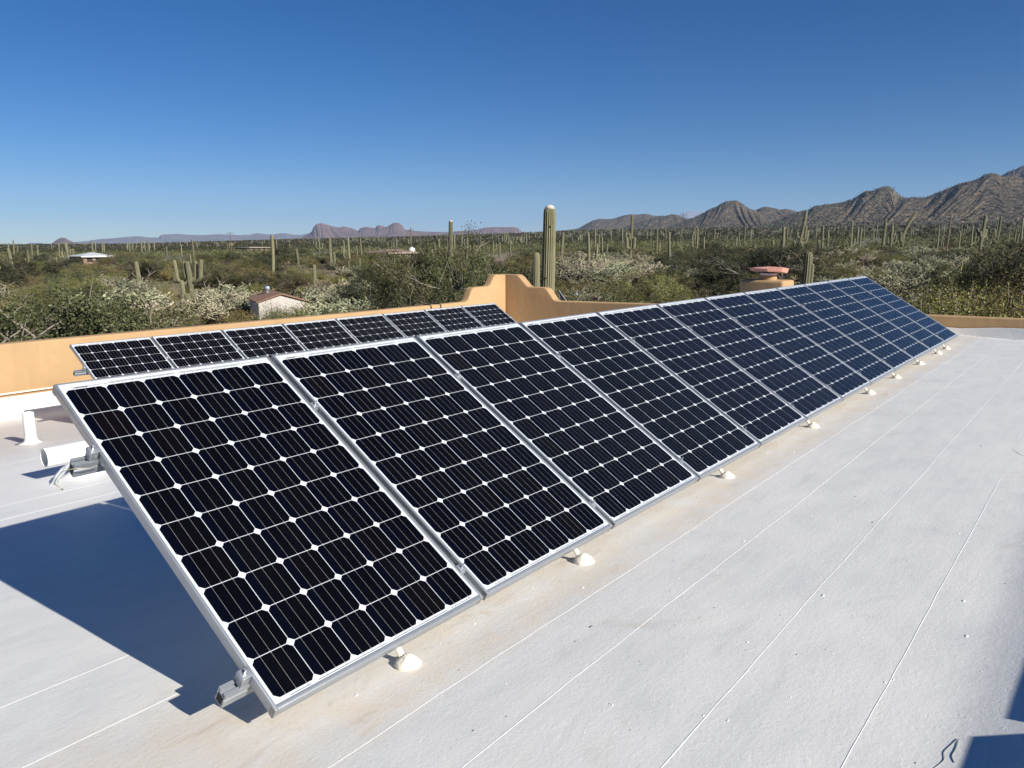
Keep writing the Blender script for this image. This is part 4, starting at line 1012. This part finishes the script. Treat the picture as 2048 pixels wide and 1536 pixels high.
# cholla stands: (column range, depth range, count, height)
for (a,b,d0,d1,n_,h0,h1) in [(185,300,46,74,13,1.9,2.7),(225,262,66,80,4,2.2,2.6),(400,500,48,62,11,1.8,2.4),(300,345,46,60,7,1.6,2.1),(635,745,43,64,19,1.9,2.6),(700,800,64,92,14,1.9,2.4),(740,800,44,52,4,1.8,2.2),(665,760,100,140,8,2,2.4),(1125,1300,75,170,52,2.4,3.2),(1150,1210,56,68,6,1.7,2.2),(1370,1420,80,100,7,1.8,2.3),(1290,1400,95,150,10,2,2.5),(1455,1510,58,68,6,1.6,2.0),(1575,1625,70,110,6,1.8,2.3),(1600,1800,55,110,40,2.3,2.9),(1640,1930,80,180,44,2.5,3.2),(1800,1870,48,66,9,1.9,2.4),(1930,2020,50,80,10,2.1,2.8),(1900,1990,46,60,6,1.8,2.4),(-20,15,58,70,3,2,2.4)]:
    for q in range(n_):
        px=rnd.uniform(a,b); D=rnd.uniform(d0,d1)
        for _ in range(6):
            if any(abs(px-kk_[0])<kk_[2]*.55+.9*F/D and D<kk_[1]+1 and 487+3.2*F/D<kk_[4]-.15*(kk_[4]-kk_[3]) for kk_ in keep): px=rnd.uniform(a,b); D=rnd.uniform(d0,d1)
        for _ in range(10):
            X,Y,Z=at_depth(px,D)
            if any((X-q_[0])**2+(Y-q_[1])**2<3.6 for q_ in placed if q_[3]=='c'): px=rnd.uniform(a,b); D=rnd.uniform(d0,d1)
            else: break
        X,Y,Z=at_depth(px,D); plant('c',X,Y,Z-.03,rnd.uniform(h0,h1),wid=rnd.uniform(1.05,1.55))
# general scatter in the near and middle distance
count={k:0 for k in 'tpsgdc'}; tries=0
def ok(px,D,X,Y,h,gap):
    if X<15.8 and Y<10.6: return False
    z=float(terr(X,Y)); _,ytop,_2=pix((X,Y,z+h))
    for kx,kd,kw,yt_,yb_ in keep:
        if D<kd+.5 and abs(px-kx)<kw*.6+h*(.95 if h>2.5 else .7)*F/D and ytop<yb_-.12*(yb_-yt_):
            return False
    if 470<px<640 and D<53 and ytop<600: return False
    if D<150 and 1120<px<1310 and h>1.0 and rnd.random()<.8: return False
    if D<130 and 1580<px<1930 and h>1.0 and rnd.random()<.85: return False
    for (a,b,c,_k) in placed:
        if (a-X)**2+(b-Y)**2<(gap*(h+c)*.5)**2: return False
    return True
LIM=dict(t=120,p=210,s=270,g=290,c=6,d=14)
while tries<26000:
    tries+=1; D=36+165*rnd.random()**.85; px=rnd.uniform(-60,2110)
    k=rnd.choices('tpsgdc',(.8,1.8,5,2.4,.25,.7))[0]
    if count[k]>=LIM[k]: continue
    h={'t':rnd.uniform(2.6,4.2),'p':rnd.uniform(2.2,3.6),'s':rnd.uniform(1.3,2.4),'g':rnd.uniform(.5,1.0),'d':rnd.uniform(.7,1.2),'c':rnd.uniform(1.6,2.3)}[k]
    if k in 'tp' and D<46: continue
    X,Y,Z=at_depth(px,D)
    # bare clearings seen on the left
    if px<1100 and noise.noise(Vector((X*.045,Y*.045,2)))>.45 and k!='g': continue
    if not ok(px,D,X,Y,h,.42 if k!='g' else .3): continue
    plant(k,X,Y,Z-.05,h,wid=rnd.uniform(1.0,1.6)); count[k]+=1
print('scatter',count,len(placed))
# ground cover: tufts, sticks (nobody could count it)
C=[];rg=np.random.default_rng(9)
n=42000; D=34+rg.random(n)**.75*150; px=rg.uniform(-60,2110,n)
lat=(px-1024)/F*D; X=CAM[0]+math.sin(YAW)*D+math.cos(YAW)*lat; Y=CAM[1]+math.cos(YAW)*D-math.sin(YAW)*lat
k=~((X<15)&(Y<10)); X,Y=X[k],Y[k]; Z=terr(X,Y)
base=np.stack([X,Y,Z],1); q=np.repeat(base,7,0); q=q+rg.normal(size=q.shape)*[.16,.16,.0]; q[:,2]+=rg.uniform(.02,.22,len(q))
m=MB(); m.quads(leaf_quads(q,.17,rg,aspect=.5),0); o=m.build('ground_cover',foliage('tuft_leaves',(.14,.13,.07),.5,(.26,.23,.13),0)); tag(o,kind='stuff')

# far scrub and the far saguaro forest, each as one mass
def clumps(n,dmin,dmax,pw,seed,hmin,hmax,mat,name,tri=26,pxr=(-120,2170),ls=.42):
    rg=np.random.default_rng(seed); u=rg.random(n)
    D=(dmin**pw+u*(dmax**pw-dmin**pw))**(1/pw); px=rg.uniform(*pxr,n); lat=(px-1024)/F*D
    X=CAM[0]+math.sin(YAW)*D+math.cos(YAW)*lat; Y=CAM[1]+math.cos(YAW)*D-math.sin(YAW)*lat; Z=terr(X,Y)
    kk=np.ones(n,bool)
    ytop_=487-.0*px+(CAM[2]-Z-2.2)*F/D
    for kx,kd,kw,yt_,yb_ in keep:
        kk&=~((D<kd+1)&(np.abs(px-kx)<kw*.6+1.5*F/D)&(ytop_<yb_-.15*(yb_-yt_)))
    kk&=~((D<175)&(((px>1120)&(px<1310))|((px>1580)&(px<1930))))
    X,Y,Z,D=X[kk],Y[kk],Z[kk],D[kk]; n=len(X)
    h=rg.uniform(hmin,hmax,n)*(1+.15*rg.random(n)); c=np.stack([X,Y,Z+h*.45],1)
    q=np.repeat(c,tri,0); hh=np.repeat(h,tri); dd=rg.normal(size=q.shape); dd/=np.linalg.norm(dd,axis=1)[:,None]
    rr=rg.random(len(q))**.4; q=q+dd*rr[:,None]*np.stack([hh*.75,hh*.75,hh*.52],1)
    sz=hh*ls
    m=MB(); L=leaf_quads(q,1.0,rg,aspect=.8,dirs=dd+[0,0,.15],jit=.3); cen=q[:,None,:]; L=cen+(L-cen)*sz[:,None,None]
    m.quads(L,0); o=m.build(name,mat); tag(o,kind='stuff'); return o
FARM=foliage('far_scrub_leaves',(.11,.105,.046),.45,(.165,.155,.078),.0)
clumps(2600,60,200,1.5,3,.6,2.0,FARM,'middle_scrub',90,ls=.11)
clumps(5200,185,360,1.6,1,1.1,2.7,FARM,'distant_scrub',60,ls=.14)
clumps(5200,340,620,1.6,4,1.3,3.0,FARM,'remote_scrub',26,ls=.24)
clumps(9000,600,2500,1.55,2,2,4.6,FARM,'far_scrub',12)
def forest(n,dmin,dmax,pw,seed):
    rg=np.random.default_rng(seed); m=MB(); D=(dmin**pw+rg.random(n)*(dmax**pw-dmin**pw))**(1/pw)
    for i in range(n):
        px=rg.uniform(-60,2110); 
        if px<560 and rg.random()<.45: continue
        X,Y,Z=at_depth(px,float(D[i])); h=rg.uniform(2.6,6.6); r=.17+D[i]*.00008
        def col(x,y,z0,z1):
            k=5; b=len(m.v)
            for z,s in((z0,.8),(z1-.3,1),(z1,.3)):
                for j in range(k): m.v.append((x+r*s*math.cos(j*2*math.pi/k),y+r*s*math.sin(j*2*math.pi/k),z))
            for a in range(2):
                for j in range(k): m.f.append((b+a*k+j,b+a*k+(j+1)%k,b+(a+1)*k+(j+1)%k,b+(a+1)*k+j)); m.m.append(0)
            m.f.append(tuple(range(b+2*k,b+3*k))); m.m.append(0)
        col(X,Y,Z-.2,Z+h)
        for q in range(rg.integers(0,4) if rg.random()<.5 else 0):
            o_=rg.uniform(.6,1.2)*rg.choice((-1,1)); z0=Z+h*rg.uniform(.3,.5); col(X+o_*math.cos(YAW),Y-o_*math.sin(YAW),z0,z0+rg.uniform(1,2.6))
    o=m.build('distant_saguaro_forest',simple('far_saguaro_skin',(.20,.205,.125),.8,0,.25,.3)); tag(o,kind='stuff')
forest(1050,330,2300,1.45,5)

# ------------------------------------------------------------- buildings and poles in the scrub
def cpt(px,depth,z):
    X,Y,_=at_depth(px,depth); return Vector((X,Y,z))
sh=empty('garden_shed',(0,0,0),label='small pale stucco shed with a brown gable roof beyond the back wall',cat='shed')
FL,FR,BL=cpt(519,46.5,0),cpt(611,47.7,0),cpt(491.5,49.9,0)
dv=(FR-FL); sv=(BL-FL); sv=sv-dv*(sv.dot(dv)/dv.dot(dv)); BRv=FR+sv; BL=FL+sv; g0=-4.0; ze=-1.80; zr=-1.38
mid=(FL+FR)/2; midb=mid+sv
def P3(v,z): return (v.x,v.y,z)
m=MB(); v=[P3(FL,g0),P3(FR,g0),P3(BRv,g0),P3(BL,g0),P3(FL,ze),P3(FR,ze),P3(BRv,ze),P3(BL,ze),P3(mid,zr),P3(midb,zr)]
m.add(v,[(0,1,5,8,4),(2,3,7,9,6),(1,2,6,5),(3,0,4,7)]); m.build('shed_wall',simple('shed_stucco',(.48,.445,.40),.9,0,.1,1.5),sh)
rf=MB(); dn=dv.normalized(); sn=sv.normalized(); ov=.14
for (A,B) in((mid,FL),(mid,FR)):
    out=(B-A).normalized(); e0=B+out*ov-sn*ov; e1_=B+out*ov+sv+sn*ov; r0=A-sn*ov; r1_=A+sv+sn*ov; zz_=ze-.05
    top=[P3(r0,zr+.06),P3(r1_,zr+.06),P3(e1_,zz_+.06),P3(e0,zz_+.06)]; bot=[(x,y,z-.07) for x,y,z in top]
    rf.add(top+bot,[(0,1,2,3),(7,6,5,4),(0,3,7,4),(1,5,6,2),(3,2,6,7)])
ro=rf.build('shed_roof',simple('brown_shingles',(.25,.14,.09),.9,0,.25,5),sh)
tv=mid+sv*.72+(FL-mid)*.28; m=MB(); m.lathe([(.07,-.15),(.07,.12),(.15,.16),(.19,.26),(.15,.36),(.04,.40)],(tv.x,tv.y,zr-.02),16); m.build('turbine_vent',simple('blue_grey_metal',(.36,.44,.50),.35,.5,.15,20),ro)
def gable_house(name,label,px0,px1,depth0,depth1,zt_,hwall,hroof,dep,wallc,roofc,hip=True,fascia=None):
    A,B=cpt(px0,depth0,0),cpt(px1,depth1,0); g=float(terr(A.x,A.y)); d=(B-A); n_=Vector((-d.y,d.x,0)).normalized()
    if n_.dot(Vector((FW[0],FW[1],0)))<0: n_=-n_
    Cc,Dd=B+n_*dep,A+n_*dep; root=empty(name,(0,0,0),label=label,cat='house')
    zw=g+hwall
    m=MB(); m.add([P3(q,z) for z in(g-.5,zw) for q in(A,B,Cc,Dd)],[(0,1,5,4),(1,2,6,5),(2,3,7,6),(3,0,4,7)]); m.build('wall',wallc,root)
    o_=.7; u=d.normalized(); A2,B2,C2,D2=A-u*o_-n_*o_,B+u*o_-n_*o_,Cc+u*o_+n_*o_,Dd-u*o_+n_*o_
    k=dep*.5 if hip else -o_; R0=(A+Dd)/2+u*k; R1=(B+Cc)/2-u*k
    m=MB(); m.add([P3(A2,zw),P3(B2,zw),P3(C2,zw),P3(D2,zw),P3(R0,zw+hroof),P3(R1,zw+hroof)],[(0,1,5,4),(2,3,4,5),(1,2,5),(3,0,4),(3,2,1,0)]); m.build('roof',roofc,root)
    m=MB(); m.tube([P3(A2,zw-.1),P3(B2,zw-.1),P3(C2,zw-.1)],.16,4); m.build('fascia',fascia or MAT['white'],root)
    for t_ in(.22,.5,.78):
        c=A+d*t_-n_*.02; m=MB(); w2=u*.7; m.add([P3(c-w2,g+.9),P3(c+w2,g+.9),P3(c+w2,g+2.0),P3(c-w2,g+2.0)],[(0,1,2,3)]); m.build('window',MAT['hollow'],root)
gable_house('white_roofed_house','low house with a pale metal roof in the scrub at the left',178,238,190,196,0,2.3,.9,6.5,simple('tan_house_wall',(.33,.22,.15),.9),simple('pale_metal_roof',(.50,.53,.52),.5,0,.08,1),True)
gable_house('brown_roofed_house','distant low house with a reddish brown roof left of the tall mesquite',781,838,205,215,0,2.2,1.0,8,simple('beige_house_wall',(.42,.34,.28),.9),simple('brown_tile_roof',(.22,.15,.12),.9,0,.2,1),True,simple('beige_fascia',(.5,.4,.33),.8))
gable_house('far_flat_house','far off flat topped house on the plain left of the dome mesa',508,545,330,340,0,2.6,.25,8,simple('dim_house_wall',(.25,.18,.13),.9),simple('grey_flat_roof',(.28,.26,.22),.9),True,simple('grey_fascia',(.4,.35,.3),.8))
X,Y,Z=at_depth(498,160); bl=empty('blue_barrel',(X,Y,Z),label='small bright blue barrel in a clearing on the left plain',cat='barrel')
m=MB(); m.lathe([(.42,0),(.45,.1),(.44,.5),(.46,.52),(.44,.55),(.45,1.1),(.40,1.15)],(0,0,0),16); m.build('barrel_body',simple('blue_plastic',(.03,.10,.42),.4),bl,True)
m=MB(); m.lathe([(.38,1.151),(.38,1.17)],(0,0,0),16); m.build('barrel_lid',simple('dark_blue_lid',(.02,.05,.2),.5),bl)
WOOD=simple('weathered_pole_wood',(.13,.095,.07),.9,0,.2,2)
def pole(px,top,D,label,arm=2.2,lean=0):
    X,Y,Z=at_depth(px,D); zt=Z+8
    for _ in range(12): _a,py,zf=pix((X,Y,zt)); zt+=(py-top)*zf/F
    o=empty('power_pole',(X,Y,Z),label=label,cat='power pole',group='power poles on the plain'); h=zt-Z; rx,ry=math.cos(YAW),-math.sin(YAW)
    m=MB(); m.tube([(0,0,-.3),(rx*lean,ry*lean,h)],[.19,.13],8); m.build('pole_shaft',WOOD,o)
    m=MB(); m.tube([(rx*(lean-arm/2),ry*(lean-arm/2),h-.7),(rx*(lean+arm/2),ry*(lean+arm/2),h-.7)],.08,4); m.build('crossarm',WOOD,o)
    m=MB()
    for s in(-1,-.4,.4,1): m.lathe([(.05,0),(.09,.1),(.06,.25)],(rx*(lean+s*arm*.47),ry*(lean+s*arm*.47),h-.66),8)
    m.build('insulators',MAT['alu_dark'],o)
pole(472,463,330,'power pole breaking the horizon at the left under the pale mountains',3.2)
pole(827,455,230,'power pole by the brown roofed house left of the mesquite',2.0)
pole(1881,428,150,'wooden power pole with crossarm among the saguaros at the right',1.8,.3)
# curved top of the crooked saguaro and two tanks near the far house
X,Y,Z=at_depth(828,222); wt=empty('white_tank',(X,Y,Z),label='white tank beside the brown roofed house',cat='tank')
m=MB(); m.lathe([(.9,0),(.9,2.9),(.5,3.3),(.1,3.4)],(0,0,0),16); m.build('tank_body',MAT['white'],wt,True)
m=MB(); m.lathe([(.3,3.38),(.3,3.6),(.05,3.62)],(0,0,0),12); m.build('tank_lid',MAT['alu'],wt,True)

# ------------------------------------------------------------- air
def haze():
    m=bpy.data.materials.new('desert_air'); m.use_nodes=True; t=m.node_tree; t.nodes.clear()
    o=t.nodes.new('ShaderNodeOutputMaterial'); v=t.nodes.new('ShaderNodeVolumePrincipled')
    v.inputs['Color'].default_value=(.42,.62,1,1); v.inputs['Density'].default_value=HAZE; v.inputs['Anisotropy'].default_value=.0
    t.links.new(v.outputs[0],o.inputs['Volume'])
    b=MB(); b.box(-21000,21000,-21000,21000,GZ-1.5,900); ob=b.build('haze',m); tag(ob,kind='stuff')
HAZE=3.4e-5
haze()
